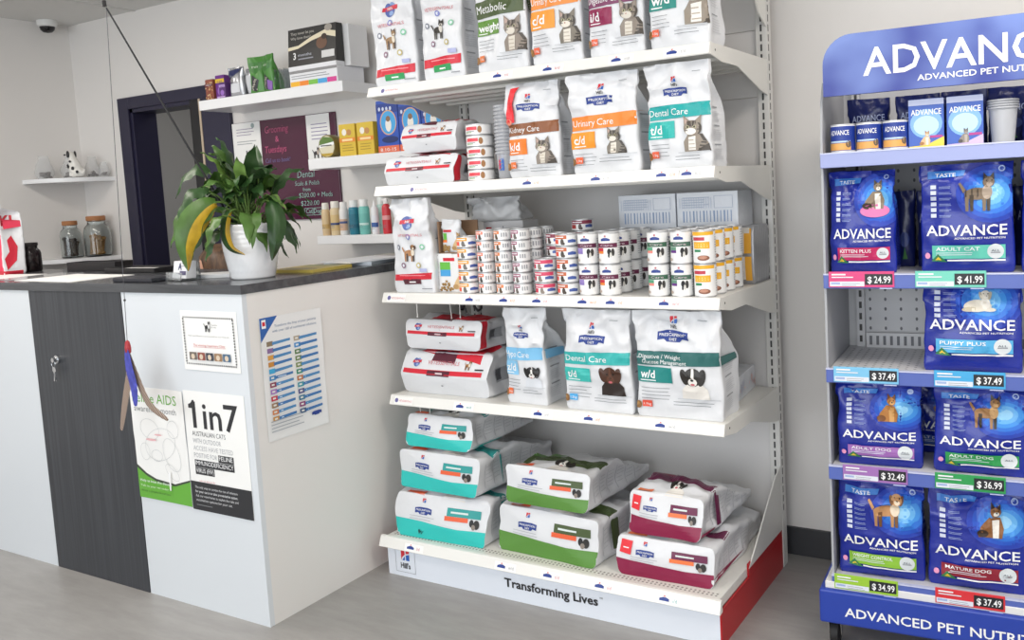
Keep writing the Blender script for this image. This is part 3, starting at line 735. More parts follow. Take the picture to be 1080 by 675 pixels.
def feather(name, pts, wid, m, lab):
    mb = MB(); pts = [Vector(p) for p in pts]; N = 26; F_, B_ = [], []
    def at(t):
        t *= len(pts)-1; i = min(int(t), len(pts)-2); f = t-i
        p0, p1, p2, p3 = pts[max(i-1, 0)], pts[i], pts[i+1], pts[min(i+2, len(pts)-1)]
        return .5*((2*p1)+(p2-p0)*f+(2*p0-5*p1+4*p2-p3)*f*f+(3*p1-p0-3*p2+p3)*f**3)
    for i in range(N+1):
        t = i/N; p = at(t); q = at(min(1, t+.02))-at(max(0, t-.02)); s_ = Vector((q.z, 0, -q.x)).normalized()
        w2 = wid*(math.sin(PI*(t*.9+.06))**.55)*.5*(1 if i % 2 else .9)
        F_.append([mb.bm.verts.new(p+s_*w2*k+Vector((0, -.0022*(1-abs(k)), 0))) for k in (-1, 0, 1)])
        B_.append([mb.bm.verts.new(p+s_*w2*k+Vector((0, .0022*(1-abs(k))+.0004, 0))) for k in (-1, 0, 1)])
    for a, b in zip(F_, F_[1:]):
        for k in (0, 1): mb.face([a[k], a[k+1], b[k+1], b[k]], m)
    for a, b in zip(B_, B_[1:]):
        for k in (0, 1): mb.face([a[k+1], a[k], b[k], b[k+1]], m)
    o = mb.build(name, wd, True, 60, normals=False); o['label'] = lab
def barred(name):
    m = bpy.data.materials.new(name); m.use_nodes = True; nt = m.node_tree; b = nt.nodes['Principled BSDF']; b.inputs['Roughness'].default_value = .7
    tc = nt.nodes.new('ShaderNodeTexCoord'); wv = nt.nodes.new('ShaderNodeTexWave'); wv.bands_direction = 'DIAGONAL'; wv.inputs['Scale'].default_value = 55; wv.inputs['Distortion'].default_value = 1.5
    r = nt.nodes.new('ShaderNodeValToRGB'); r.color_ramp.elements[0].color = rgb('#6b5648'); r.color_ramp.elements[1].color = rgb('#b5a294')
    nt.links.new(tc.outputs['Object'], wv.inputs['Vector']); nt.links.new(wv.outputs['Fac'], r.inputs['Fac']); nt.links.new(r.outputs['Color'], b.inputs['Base Color']); return m
BRN = barred('barred_feather')
b0 = bead+Vector((0, 0, -.04))
feather('feather', [b0, b0+Vector((-.012, .003, -.07)), b0+Vector((-.052, .004, -.17)), b0+Vector((-.088, .004, -.268))], .034, BRN, 'brown barred feather')
feather('feather', [b0, b0+Vector((.022, .003, -.07)), b0+Vector((.075, .004, -.165)), b0+Vector((.165, .004, -.212))], .030, BRN, 'brown barred feather')
feather('feather', [b0+Vector((0, -.006, .01)), b0+Vector((.008, -.008, -.05)), b0+Vector((.022, -.008, -.11)), b0+Vector((.022, -.008, -.175))], .042, mat('blue_feather', '#4a4fb0', .7, var=.4, vscale=40), 'blue feather')

def sheet(name, label, cat, x, y, z, w, d, t, rz, m=paper, P=None, bev=0):
    mb = MB(); mb.box(-w/2, w/2, -d/2, d/2, 0, t, m, bev); o = mb.build(name); o.location = (x, y, z); o.rotation_euler = (0, 0, rz); tag(o, label, cat)
    if P: P.lay(flat((0, 0, t), (1, 0, 0), (0, 1, 0), (0, 0, 1)), o, .0002, .00005)
    return o
sheet('paper_sheet', 'white paper sheet lying on the counter by the red treat bag', 'paper', -1.78, -1.03, CT, .30, .21, .002, .12)
sheet('paper_sheet', 'white paper sheet lying in front of the black trays', 'paper', -1.22, -1.04, CT, .42, .24, .002, -.05)
sheet('desk_mat', 'clear grey writing mat on the left of the counter top', 'mat', -1.52, -1.0, CT, .16, .26, .003, 0, mat('clear_vinyl', '#a9aaac', .12))
def tray(label, x0, x1, y0, y1, h, rz=0):
    t = thing('document_tray', label, 'tray', ((x0+x1)/2, (y0+y1)/2, CT), rz); w, d = (x1-x0)/2, (y1-y0)/2
    mb = MB(); mb.box(-w, w, -d, d, 0, .004, blk); mb.build('tray_base', t)
    mb = MB()
    for a in ((-w, w, -d, -d+.006), (-w, w, d-.006, d), (-w, -w+.006, -d+.006, d-.006), (w-.006, w, -d+.006, d-.006)): mb.box(a[0], a[1], a[2], a[3], .0, h, blk, .002)
    mb.build('rim', t)
    mb = MB(); mb.box(-w+.012, w-.012, -d+.012, d-.012, .0045, .012, paper); mb.build('paper_stack', t)
tray('long low black tray on the counter left of the card holder', -1.31, -.985, -.86, -.74, .020)
tray('black tray at the back of the counter below the jar shelf', -1.66, -1.36, -.80, -.71, .040, .1)
mb = MB(); mb.box(-.11, .11, -.045, .045, 0, .016, mat('dark_grey_plastic', '#2a2b33', .45), .004)
o = mb.build('diary'); o.location = (-.675, -1.115, CT); tag(o, 'dark slate closed diary at the counter front edge', 'diary')
# business card holder
ch = thing('card_holder', 'clear acrylic holder with business cards on the counter', 'card holder', (-.502, -1.09, CT), -.15)
acr = mat('clear_acrylic', '#dfe6ea', .06, trans=.9, alpha=.75)
mb = MB(); mb.prism([(-.03, 0), (.045, 0), (.045, .062), (.041, .062), (.036, .006), (-.03, .006)], 'x', -.05, .05, acr); mb.prism([(-.03, .006), (-.026, .006), (-.020, .030), (-.024, .030)], 'x', -.05, .05, acr); mb.build('holder', ch)
mb = MB(); mb.prism([(-.006, .008), (.030, .008), (.036, .066), (.004, .066)], 'x', -.045, .045, mat('card_stock', '#e9eaee', .5)); cd = mb.build('card_stack', ch)
P = Print(); P.text('A', -.012, .030, None, .024, ink('#3a3c66'), 'card_print', .03); P.rect(.0, .012, .042, .026, ink('#5a5478'), 'card_print'); P.lines(.01, .04, .05, 2, .008, TXT)
nv = Vector((0, -.058, .010)).normalized()
P.lay(flat((0, -.006, .008), (1, 0, 0), tuple(Vector((0, .010, .058)).normalized()), tuple(nv)), ch, .0004)
sheet('notebook', 'white notebook lying under the leaves beside the flower pot', 'notebook', -.47, -.985, CT, .16, .10, .014, .5, mat('white_card_cover', '#e9e9ea', .5), None, .002)
# magazines
mz = [(-.25, -.74, .21, .2, .004, .05, '#c8b45a', 'thin gold covered magazine on the counter behind the pot'), (-.235, -.50, .2, .2, .006, .25, '#b9c4cf', 'pale blue brochure stack on the counter end'),
      (-.26, -.27, .2, .21, .008, -.1, '#d8d4cb', 'cream magazine nearest the wall on the counter end'), ]
for x, y, a, b, t, r_, c, lab in mz:
    P = Print(); P.rect(-a*.4, b*.2, a*.4, b*.4, ink('#7f8a6a'), 'cover_picture'); P.lines(-a*.4, a*.4, -.02, 4, .02, TXT, .006)
    sheet('magazine', lab, 'magazine', x, y, CT, a, b, t+.006, r_, mat('cover_'+c[1:], c, .3), P)
sheet('magazine', 'white magazine lying on top of the pale blue brochures', 'magazine', -.225, -.50, CT+.0122, .19, .25, .006, -.2, mat('card_stock', ''), None)
# red and white treat bag at the left edge
P = Print(); w_, h_ = .21, .31
P.rect(-w_/2, .0, w_*.5, h_, ink('#e0405c'), 'red_panel'); P.poly([(w_*.05, .05), (w_*.3, .12), (w_*.36, .18), (w_*.2, .15)], ink('#cf2f42'), 'red_panel')
P.rect(-w_/2, 0, w_/2, .018, ink('#c9253a'), 'red_panel')
P.ell(-.05, .2, .03, .05, ink('#e97b8c'), 'red_panel')
S_ = Print(); S_.text('KI', .012, .215, .05, .045, ink('#c22f3c'), 'lettering', .03); S_.poly([(.02, .02), (.06, .06), (.07, .12), (.05, .17), (.03, .15), (.035, .1), (.012, .07)], ink('#cf2f42'), 'bow_mark'); S_.rect(0, 0, .08, .016, ink('#c9253a'), 'red_panel')
finish(stand_bag(w_, h_, .085, 41, WHITE, lean=.03, taper=.86, wr=.8), 'treat_bag', 'pink and white treat bag on the far left of the counter', 'bag of treats', (-1.985, -.95, CT), -.1, None, [(P, FRONT), (S_, SIDE)])
# dark jar
glass = mat('clear_glass', '#e9eeee', .03, trans=1.0)
def jar(name, label, x, y, z, r, h, fill, fillm, lidm, lidr, neck=.72, dark=False, cork=True):
    t = thing(name, label, 'jar', (x, y, z))
    mb = MB(); g = mat('smoked_glass', '#3a2c30', .05, trans=.7) if dark else glass
    mb.lathe([(r*.9, 0), (r, .006), (r, h*.62), (r*.92, h*.72), (r*neck, h*.8), (r*neck, h*.9), (r*neck*.94, h*.9), (r*neck*.94, h*.8), (r*.86, h*.71), (r*.94, h*.61), (r*.94, .008), (.0005, .006)], g, 32, cap1=False); mb.build('glass_body', t, smooth=40)
    mb = MB(); mb.lathe([(r*neck*1.08, h*.885), (r*neck*1.1, h*.9), (r*neck*1.1, h*.985), (r*neck*1.04, h), (.001, h)], lidm, 28, cap1=False); mb.build('lid', t, smooth=40)
    if fill == 'beans':
        mb = MB(); mb.lathe([(.001, .009), (r*.9, .009), (r*.9, h*.45), (r*.6, h*.5), (.001, h*.48)], fillm, 24, cap0=False, cap1=False); mb.build('contents', t, smooth=60)
    else:
        rd = random.Random(int(r*1e4))
        for i in range(9):
            a = i*2.4; q = r*.52*(.45+.55*((i*37 % 10)/10)); hh = h*(.30+.22*rd.random())
            b = Vector((q*math.cos(a), q*math.sin(a), .01)); e = b+Vector((rd.uniform(-.3, .3)*r, rd.uniform(-.3, .3)*r, hh))
            if math.hypot(e.x, e.y) > r*.75: e.x *= .6; e.y *= .6
            mb = MB(); ww = r*.15
            mb.tube([b, b+(e-b)*.08, b+(e-b)*.2, b+(e-b)*.8, b+(e-b)*.92, e], [ww*.7, ww*1.5, ww*.9, ww*.9, ww*1.5, ww*.7], fillm, 8); mb.build('dog_treat', t, smooth=60)
    return t
jar('storage_jar', 'dark filled glass jar behind the pink treat bag', -1.98, -.79, CT, .046, .130, 'beans', mat('dark_treats', '#241a1b', .6), mat('black_lid', '#2b2527', .4), 0, .72, True)
# ================================================================== CORNER SHELVES
whm = mat('white_gloss_shelf', '#edeef0', .3)
def corner_shelf(z, rl, rw, label):
    pts = [(0, 0)]
    N = 18
    for i in range(N+1):
        a = PI/2*i/N; pts.append((rw*math.sin(a)**.9 if 0 < i else 0, -rl*math.cos(a)**.9 if i < N else 0))
    mb = MB(); mb.prism([(p[0]+XL, p[1]) for p in pts], 'z', z-.022, z, whm)
    o = mb.build('corner_shelf'); tag(o, label, 'shelf')
corner_shelf(1.553, .34, .30, 'upper white corner shelf holding the spotted dog ornament')
corner_shelf(1.115, .36, .30, 'lower white corner shelf holding two cork lidded jars')
cork = mat('cork', '#a9744c', .8, var=.2, vscale=60)
jar('treat_jar', 'cork lidded jar of dark brown treats on the lower corner shelf', XL+.115, -.175, 1.1152, .056, .205, 't', mat('dark_biscuit', '#4a3a31', .7), cork, 0, .62)
jar('treat_jar', 'cork lidded jar of golden bone treats on the lower corner shelf', XL+.215, -.085, 1.1152, .068, .225, 't', mat('golden_biscuit', '#b98a4d', .7), cork, 0, .66)
cello = mat('cellophane', '#e4e6e8', .12, alpha=.30, bump=.7, bscale=30)
def treat_bag(label, x, y, z, s, seed):
    t = thing('cellophane_bag', label, 'bag of treats', (x, y, z), seed*.7)
    mb = MB(); rs = []
    for j in range(12):
        q = j/11; r = s*(.55+.2*math.sin(PI*min(1, q*1.5)))*(1 if q < .6 else 1-.35*sst((q-.6)/.4)); ring = []
        for k in range(20):
            a = 2*PI*k/20; f = 1+.22*noise.noise(Vector((math.cos(a)*2+seed, math.sin(a)*2, q*4)))
            ring.append((r*f*math.cos(a), r*f*.75*math.sin(a), q*s*1.7))
        rs.append(ring)
    mb.rings(rs, cello, True, False); mb.build('wrapper', t, smooth=60)
    mb = MB(); rd = random.Random(seed)
    for i in range(26):
        a, q = rd.uniform(0, 2*PI), s*.46*rd.random(); mb.ell((q*math.cos(a), q*.7*math.sin(a), .010+s*.34*rd.random()), (s*.14, s*.10, s*.09), mat('dark_biscuit', ''), 8, 6)
    mb.build('treats', t, smooth=60)
treat_bag('clear bag of dark treats at the left end of the upper corner shelf', XL+.070, -.255, 1.5535, .074, 3)
treat_bag('clear bag of dark treats just left of the spotted dog ornament', XL+.105, -.130, 1.5535, .072, 5)
treat_bag('clear bag of dark treats just right of the spotted dog ornament', XL+.195, -.060, 1.5535, .068, 8)
treat_bag('clear bag of dark treats at the right end of the upper corner shelf', XL+.268, -.040, 1.5535, .048, 9)
# spotted dog ornament (sitting)
dg = thing('dog_ornament', 'white ornament of a sitting black spotted dog on upper corner shelf', 'ornament', (XL+.215, -.165, 1.5535), .2)
cer = mat('white_ceramic', '#eeece6', .25); spot = mat('black_glaze', '#1c1b1d', .3)
ob = bpy.data.meshes.new('body')
mb = MB()
def skin_figure(verts, edges, radii, sub=2):
    me = bpy.data.meshes.new('skin'); me.from_pydata(verts, edges, []); o = bpy.data.objects.new('skin', me); LK(o)
    md = o.modifiers.new('skin', 'SKIN'); md.use_smooth_shade = True
    sv = me.skin_vertices[0].data
    for i, r in enumerate(radii): sv[i].radius = (r, r) if not isinstance(r, tuple) else r
    sv[0].use_root = True
    sb = o.modifiers.new('sub', 'SUBSURF'); sb.levels = sub; sb.render_levels = sub
    dg_ = bpy.context.evaluated_depsgraph_get(); m2 = bpy.data.meshes.new_from_object(o.evaluated_get(dg_))
    bpy.data.objects.remove(o); bpy.data.meshes.remove(me)
    return m2
bpy.data.meshes.remove(ob); mb.bm.free()
me = skin_figure([(.025, 0, .035), (.0, 0, .055), (-.012, 0, .085), (-.022, 0, .108), (-.028, 0, .132), (-.05, 0, .126), (-.018, .018, .03), (-.022, .018, .006), (-.018, -.018, .03), (-.022, -.018, .006), (.012, .026, .018), (-.01, .03, .008), (.012, -.026, .018), (-.01, -.03, .008), (.05, 0, .02), (.06, 0, .045)],
    [(0, 1), (1, 2), (2, 3), (3, 4), (4, 5), (2, 6), (6, 7), (2, 8), (8, 9), (0, 10), (10, 11), (0, 12), (12, 13), (0, 14), (14, 15)], [.032, .03, .025, .017, .023, .013, .010, .009, .010, .009, .018, .009, .018, .009, .008, .006])
me.materials.clear(); me.materials.append(cer)
bd = bpy.data.objects.new('body', me); LK(bd); bd.parent = dg
for s_ in (-1, 1):
    mb = MB(); mb.ell((-.024, s_*.023, .128), (.009, .006, .02), spot, 10, 8); mb.build('ear', dg, smooth=60)
mb = MB()
for i_, (p, r) in enumerate((((-.026, -.026, .06), .009), ((.012, -.033, .05), .011), ((.034, -.028, .03), .009), ((-.01, -.027, .088), .007), ((-.045, -.012, .07), .006), ((.0, -.030, .032), .007))): mb = MB(); mb.ell(p, (r, .004, r), spot, 10, 6); mb.build('spot', dg, smooth=60)
mb = MB(); mb.ell((-.072, 0, .128), (.006, .006, .005), spot, 8, 6); mb.build('nose', dg, smooth=60)
# security camera
sc = thing('dome_camera', 'white dome security camera in the ceiling corner', 'security camera', (-2.74, -.16, ZC))
mb = MB(); mb.lathe([(.05, 0), (.052, -.008), (.048, -.028), (.040, -.034)], mat('white_plastic', '#e4e4e2', .4), 28); mb.build('housing', sc, smooth=40)
mb = MB(); mb.lathe([(.038, -.034), (.034, -.05), (.022, -.062), (.001, -.066)], mat('smoked_dome', '#1a1a1d', .08), 24); mb.build('dome', sc, smooth=50)

# ================================================================== BOARD AND WALL SHELVES
plum = mat('plum_glass', '#4a1434', .12)
P = Print(); ck = ink('#b9a3c8'); pk = ink('#c2557f'); gn = ink('#9dc7c0')
P.text('Grooming', .2, .37, .16, .035, pk, 'handwriting', -.01, shear=.15); P.text('&', .27, .325, None, .03, pk, 'handwriting'); P.text('Tuesdays', .19, .275, .15, .034, pk, 'handwriting', shear=.15)
P.text('Call us to book!', .19, .228, .17, .022, ink('#7c78b0'), 'handwriting', -.01, shear=.15)
P.text('Dental', .40, .145, .11, .034, gn, 'handwriting', -.01, shear=.15); P.text('Scale & Polish', .38, .108, .16, .022, gn, 'handwriting', -.01, shear=.1); P.text('from', .43, .08, .05, .018, gn, 'handwriting')
P.text('$200.00 + Meds', .40, .05, .22, .024, gn, 'handwriting', -.01, shear=.1); P.text('$220.00', .41, .012, .12, .024, gn, 'handwriting', -.01, shear=.1)
P.text('Cat Dog', .44, -.025, .10, .022, gn, 'handwriting'); P.frame(.43, -.035, .485, .0, .002, gn, 'handwriting'); P.frame(.49, -.035, .545, .0, .002, gn, 'handwriting')
mb = MB(); mb.box(-1.495, -.80, -.012, -.002, 1.272, 1.76, plum, .002); bo = mb.build('message_board'); tag(bo, 'plum glass message board with handwritten prices behind the plant', 'board')
P.lay(flat((-1.47, -.012, 1.325), (1, 0, 0), (0, 0, 1), (0, -1, 0)), bo, .0004)
def notice(label, x0, x1, z0, z1, y, P):
    mb = MB(); mb.box(x0, x1, y-.0012, y, z0, z1, paper); o = mb.build('notice'); tag(o, label, 'notice'); P.lay(flat((x0, y-.0012, z0)), o, .0003)
P = Print(); P.lines(.03, .17, .21, 3, .014, ink('#8f7fa0'), .003); P.text('III', .09, .06, .05, .05, ink('#55505c'), 'lettering'); P.lines(.03, .17, .15, 2, .012, TXT, .003); P.ell(.15, .225, .012, .012, ink('#9aaaaa')); 
notice('white notice taped over the left edge of the plum board', -1.50, -1.30, 1.515, 1.758, -.0125, P)
P = Print(); P.lines(.03, .14, .21, 5, .017, ink('#8c84a6'), .004); stand_dog(P, .03, .055, .05, '#444044', '#2a2728', '#c9b9a9'); stand_dog(P, .08, .055, .04, '#a58a6a', '#5a4a3a', '#e5d3b4'); P.lines(.02, .15, .04, 2, .012, TXT, .003)
notice('white notice with animal picture on the right of the plum board', -.985, -.835, 1.50, 1.757, -.0125, P)

def wall_shelf(label, x0, x1, zt, d, t=.045):
    mb = MB(); mb.box(x0, x1, -d, -.001, zt-t, zt, whm, .002); o = mb.build('wall_shelf'); tag(o, label, 'shelf'); return o
wall_shelf('upper floating shelf above the plum board and door corner', -1.425, -.505, 1.851, .25)
wall_shelf('middle floating shelf with yellow boxes beside the plum board', -.74, -.02, 1.537, .25)
wall_shelf('lowest floating shelf holding a row of spray bottles', -.775, -.02, 1.200, .20, .038)
SH1, SH2, SH3 = 1.8512, 1.5372, 1.2002
def carton(name, label, cat, x, y, z, w, h, d, m, P=None, rz=0, group=None, flap=True):
    mb = MB(); mb.box(-w/2, w/2, 0, d, 0, h, m, .0015); o = mb.build(name); o.location = (x, y, z); o.rotation_euler = (0, 0, rz); tag(o, label, cat, group)
    if flap:
        m2 = MB(); m2.box(-w/2+.002, w/2-.002, .002, d*.55, h, h+.0012, m); m2.build('top_flap', o)
    if P: P.lay(flat((0, 0, 0)), o, .0003, .00008)
    return o
# shelf 1
P = Print(); rd = random.Random(3)
for i in range(46): P.ell(rd.uniform(-.024, .024), rd.uniform(.006, .09), .0045, .004, ink(rd.choice(('#c9a26a', '#7a3a30', '#a8604a', '#e0c79a'))), 'speckled_print', n=8)
P.rect(-.027, .066, .027, .078, ink('#6b2430')); P.text('TREATS', 0, .069, .04, .006, WT, al='c')
carton('treat_box', 'small speckled brown treat box at the left end of top shelf', 'box', -1.385, -.215, SH1, .055, .098, .04, mat('brown_card', '#8f4f3e', .5), P)
def purple(label, x, y, h, w_, c):
    P = Print(); P.rect(-w_/2, h*.7, w_/2, h*.86, ink('#e3c13a' if h > .09 else '#b79ad0')); P.text('cat', -w_*.3, h*.72, w_*.6, h*.09, ink('#5b2a7a')); P.ell(0, h*.35, w_*.3, h*.18, ink('#9a6ec0')); P.rect(-w_*.4, h*.06, w_*.4, h*.14, ink('#c8a8dd'))
    carton('treat_box', label, 'box', x, y, SH1, w_, h, .04, mat('purple_card_'+c[1:], c, .45), P)
purple('tall purple box with a yellow stripe beside the brown treat box', -1.322, -.205, .112, .062, '#6d2f86')
purple('short dark purple box in front of the silver pouch', -1.272, -.235, .072, .042, '#57306f')
def pouch(name, label, cat, x, y, z, w, h, d, seed, m, P=None, rz=0, group=None, lean=.03):
    mb = stand_bag(w, h, d, seed, m, lean=lean, taper=.1, bulge=.012, wr=.9, waist=.06, M=20)
    return finish(mb, name, label, cat, (x, y, z), rz, group, [(P, FRONT)] if P else [])
silver = mat('silver_foil', '#b9bbc0', .25, .7, bump=.2, bscale=40)
P = Print(); P.poly([(-.05, .12), (-.05, .075), (0, .10), (.05, .13)], ink('#2e3560'), 'blue_corner'); P.rect(-.03, .02, .03, .06, ink('#d9dbe0'))
pouch('treat_pouch', 'silver and navy foil pouch on the top shelf', 'pouch', -1.195, -.215, SH1, .10, .135, .04, 12, silver, P)
P = Print(); P.rect(-.015, .01, .018, .09, ink('#c8cacf'))
pouch('treat_pouch', 'plain silver pouch just left of the green pouches', 'pouch', -1.118, -.20, SH1, .05, .12, .03, 13, silver, P)
def greenp(label, x, y, rz, seed, pur):
    P = Print(); P.poly([(-.035, .14), (.035, .14), (.028, .105), (0, .09), (-.028, .105)], ink('#3f7a36'), 'green_panel'); P.poly([(-.03, .02), (.0, .01), (.018, .06), (-.02, .085)], ink('#34353a'), 'window_print')
    for i in range(12): P.ell(-.02+.03*((i*7) % 5)/5, .02+.05*((i*3) % 7)/7, .004, .003, ink('#b7b2a6'), 'window_print', n=8)
    if pur: P.poly([(.0, .012), (.032, .005), (.034, .045), (.008, .055)], ink('#8a62b0'), 'purple_flash')
    P.text('treats', -.02, .115, .04, .012, ink('#d7e7cf'))
    pouch('treat_pouch', label, 'pouch', x, y, SH1, .085, .165, .045, seed, mat('green_foil', '#4e8a3e', .3, bump=.2, bscale=40), P, rz)
greenp('green pouch with dark window, left of the two green ones', -1.062, -.21, .15, 14, False)
greenp('green pouch with purple flash, right of the two green ones', -.978, -.215, -.25, 15, True)
hold = thing('leaflet_holder', 'clear empty leaflet holder beside the dark display box', 'leaflet holder', (-.905, -.2, SH1))
mb = MB()
for x in (-.034, -.004, .026): mb.box(x, x+.003, -.02, .05, 0, .095, acr)
mb.box(-.034, .029, .047, .05, 0, .095, acr); mb.box(-.034, .029, -.02, .05, 0, .003, acr); mb.build('holder', hold)
# display box on colour tabbed books
bk = thing('brochure_box', 'low white box with a row of coloured squares under the dark display', 'box', (-.685, -.235, SH1))
mb = MB(); mb.box(-.142, .142, 0, .16, 0, .07, mat('card_stock', ''), .002); mb.build('carton', bk)
P = Print()
for i, c in enumerate(('#f0b62c', '#ee8a2f', '#7cc04a', '#4aa3dd', '#d63f92')): P.rect(-.138+i*.055, .004, -.084+i*.055, .024, ink(c), 'colour_squares')
P.rect(-.142, .058, .142, .069, ink('#8d8d8f'), 'edge_band'); P.lines(-.13, .12, .045, 2, .010, TXT, .003); P.lay(flat((0, 0, 0)), bk, .0004)
ds = thing('display_box', 'dark printed display box with cream swoosh on the top shelf', 'box', (-.690, -.232, SH1+.0712))
mb = MB(); mb.box(-.142, .142, 0, .05, 0, .018, mat('card_stock', '')); mb.prism([(.0, .018), (.014, .178), (.05, .178), (.05, .018)], 'x', -.142, .142, mat('dark_card', '#2b2a2a', .35)); mb.build('carton', ds)
P = Print()
P.text('They never let you', -.125, .135, .14, .013, ink('#c9c6bd')); P.text('Why leave them?', -.125, .115, .12, .012, ink('#c9c6bd'))
P.poly([(-.142, .07), (-.08, .075), (0, .10), (.08, .115), (.142, .10), (.142, .125), (.08, .138), (0, .118), (-.08, .088), (-.142, .085)], ink('#e7dcc0'), 'swoosh')
P.ell(.06, .085, .032, .026, ink('#6b4a36'), 'dog_picture'); P.ell(.075, .11, .016, .012, ink('#3a2720'), 'dog_picture'); P.ell(.10, .145, .022, .015, ink('#a39c93'), 'dog_picture')
P.text('3', -.11, .03, None, .03, WT, bold=.02); P.text('months', -.08, .04, .08, .013, ink('#c8ccd8')); P.rect(-.08, .026, .01, .031, ink('#9a9ca8')); P.rect(.06, .02, .135, .05, ink('#d8d8d8'))
nv = Vector((0, -.16, .014)).normalized(); P.lay(flat((0, 0, .018), (1, 0, 0), tuple(Vector((0, .014, .16)).normalized()), tuple(nv)), ds, .0006)
bd_ = thing('box_file', 'plain white box file behind the dark display box', 'box file', (-.60, -.16, SH1+.0722))
# sits behind, on the low box: white upright folder
mb = MB(); mb.box(-.12, .085, -.014, .10, 0, .175, mat('white_card_cover', ''), .003); mb.build('carton', bd_)
bd_.location = (-.605, -.162, SH1+.0714)
# shelf 2
tn = thing('collar_tin', 'round green and gold flea collar tin standing on edge', 'tin', (-.655, -.215, SH2+.0502))
mb = MB(); R_ = .050
rs = [[(r*math.cos(a), y, r*math.sin(a)) for a in (2*PI*k/36 for k in range(36))] for r, y in ((R_*.96, -.003), (R_, .0), (R_, .045), (R_*.96, .048))]
mb.rings(rs, mat('gold_tin', '#8f8250', .35, .5)); mb.build('tin_case', tn, smooth=40)
P = Print(); P.ell(0, 0, .045, .045, ink('#d9d3b9'), 'tin_label'); P.poly([(-.044, .005), (.044, .018), (.037, .028), (.025, .037), (-.017, .042), (-.038, .025)], ink('#5d7d3a'), 'tin_label'); P.poly([(-.044, -.005), (.045, .006), (.043, .018), (-.044, .007)], WT, 'tin_label'); P.poly([(-.04, -.03), (.04, -.03), (.02, -.042), (-.02, -.042)], ink('#b89a3a'), 'tin_label'); P.rect(-.035, .001, .03, .006, ink('#5a5a5a'), 'tin_label')
P.lay(flat((0, -.003, 0)), tn, .0006)
def ybox(label, x, dark):
    P = Print(); w_, h_ = .092, .135
    P.rect(-w_/2, .06, w_/2, .078, ink('#e38a2e')); P.rect(-.03, .064, .03, .074, ink('#f6d9a0')); P.ell(-.015, .102, .013, .014, ink('#f1ece0'), 'pet_picture'); P.ell(.012, .10, .014, .013, ink('#c08a52'), 'pet_picture'); P.lines(-.03, .035, .045, 3, .011, ink('#a8882c'), .003)
    carton('flea_box', label, 'box', x, -.215, SH2, w_, h_, .07, mat('yellow_card', '#d8b93f', .4), P)
    return
ybox('yellow box with orange band next to the round tin', -.535, 0)
ybox('yellow box with orange band next to the blue packs', -.432, 1)
blue = mat('blue_card', '#2f55b5', .35)
for i, (lab, x) in enumerate((('blue flea pack with arched edge next to the yellow boxes', -.318), ('second blue flea pack, partly behind the white lying bags', -.199), ('third blue flea pack, mostly hidden by the white lying bags', -.080))):
    w_, h_ = .115, .215-.02*i
    P = Print(); P.rect(-w_/2, h_-.05, w_/2, h_-.012, ink('#27418f'))
    for k in range(4): P.ell(-.04+k*.02, h_-.033, .006, .008, ink('#cdd6ea'))
    P.ell(.005, .125, .045, .052, ink('#d9a98a'), 'round_picture'); P.ell(.005, .125, .040, .047, ink('#4aa6e0'), 'round_picture'); P.ell(.005, .115, .016, .028, ink('#efeae2'), 'round_picture'); P.ell(.005, .14, .012, .012, ink('#8a6a50'), 'round_picture')
    P.ell(.01, .055, .045, .014, ink('#1b2f6a'), 'collar_picture'); P.rect(-w_/2, 0, w_/2, .03, ink('#e4714f')); P.text('8.10-15', -.045, .008, .085, .014, WT)
    carton('flea_pack', lab, 'box', x, -.20, SH2, w_, h_, .05, blue, P)
# shelf 3 bottles
def bottle(label, x, y, r, h, body, capc, kind, P):
    t = thing('spray_bottle' if kind != 'tube' else 'squeeze_bottle', label, 'bottle', (x, y, SH3))
    bm_ = mat('bottle_'+body[1:], body, .3); cm = mat('cap_'+capc[1:], capc, .4)
    mb = MB(); mb.lathe([(r*.92, 0), (r, .004), (r, h*.72), (r*.9, h*.78), (r*.55, h*.83), (r*.5, h*.86)], bm_, 24); mb.build('bottle_body', t, smooth=40)
    mb = MB()
    if kind == 'cap': mb.lathe([(r*.8, h*.80), (r*.8, h*.97), (r*.7, h), (.001, h)], cm, 20, cap1=False)
    elif kind == 'pump': mb.lathe([(r*.5, h*.85), (r*.5, h*.9), (r*.2, h*.9), (r*.2, h*.96)], cm, 16); mb.box(-r*1.0, r*.4, -r*.25, r*.25, h*.955, h, cm, .002)
    elif kind == 'nozzle': mb.lathe([(r*.5, h*.84), (r*.45, h*.88), (r*.12, h), (.001, h)], cm, 16, cap1=False)
    else: mb.lathe([(r*.6, h*.84), (r*.6, h*.92), (r*.3, h*.93), (r*.3, h)], cm, 16); mb.box(-r*1.1, r*.5, -r*.3, r*.3, h*.92, h*.99, cm, .003)
    mb.build('cap' if kind in ('cap', 'nozzle') else 'spray_head', t, smooth=40)
    P.lay(cyl(r), t, .0005, .0001)
    return t
def band(r, els):
    P = Print()
    for z0, z1, c in els: P.rect(-r*1.5, z0, r*1.5, z1, ink(c), 'bottle_label', .008)
    P.lines(-r*.6, r*.6, els[0][0]+.02, 2, .007, ink('#7a8088'), .002, 'bottle_label'); return P
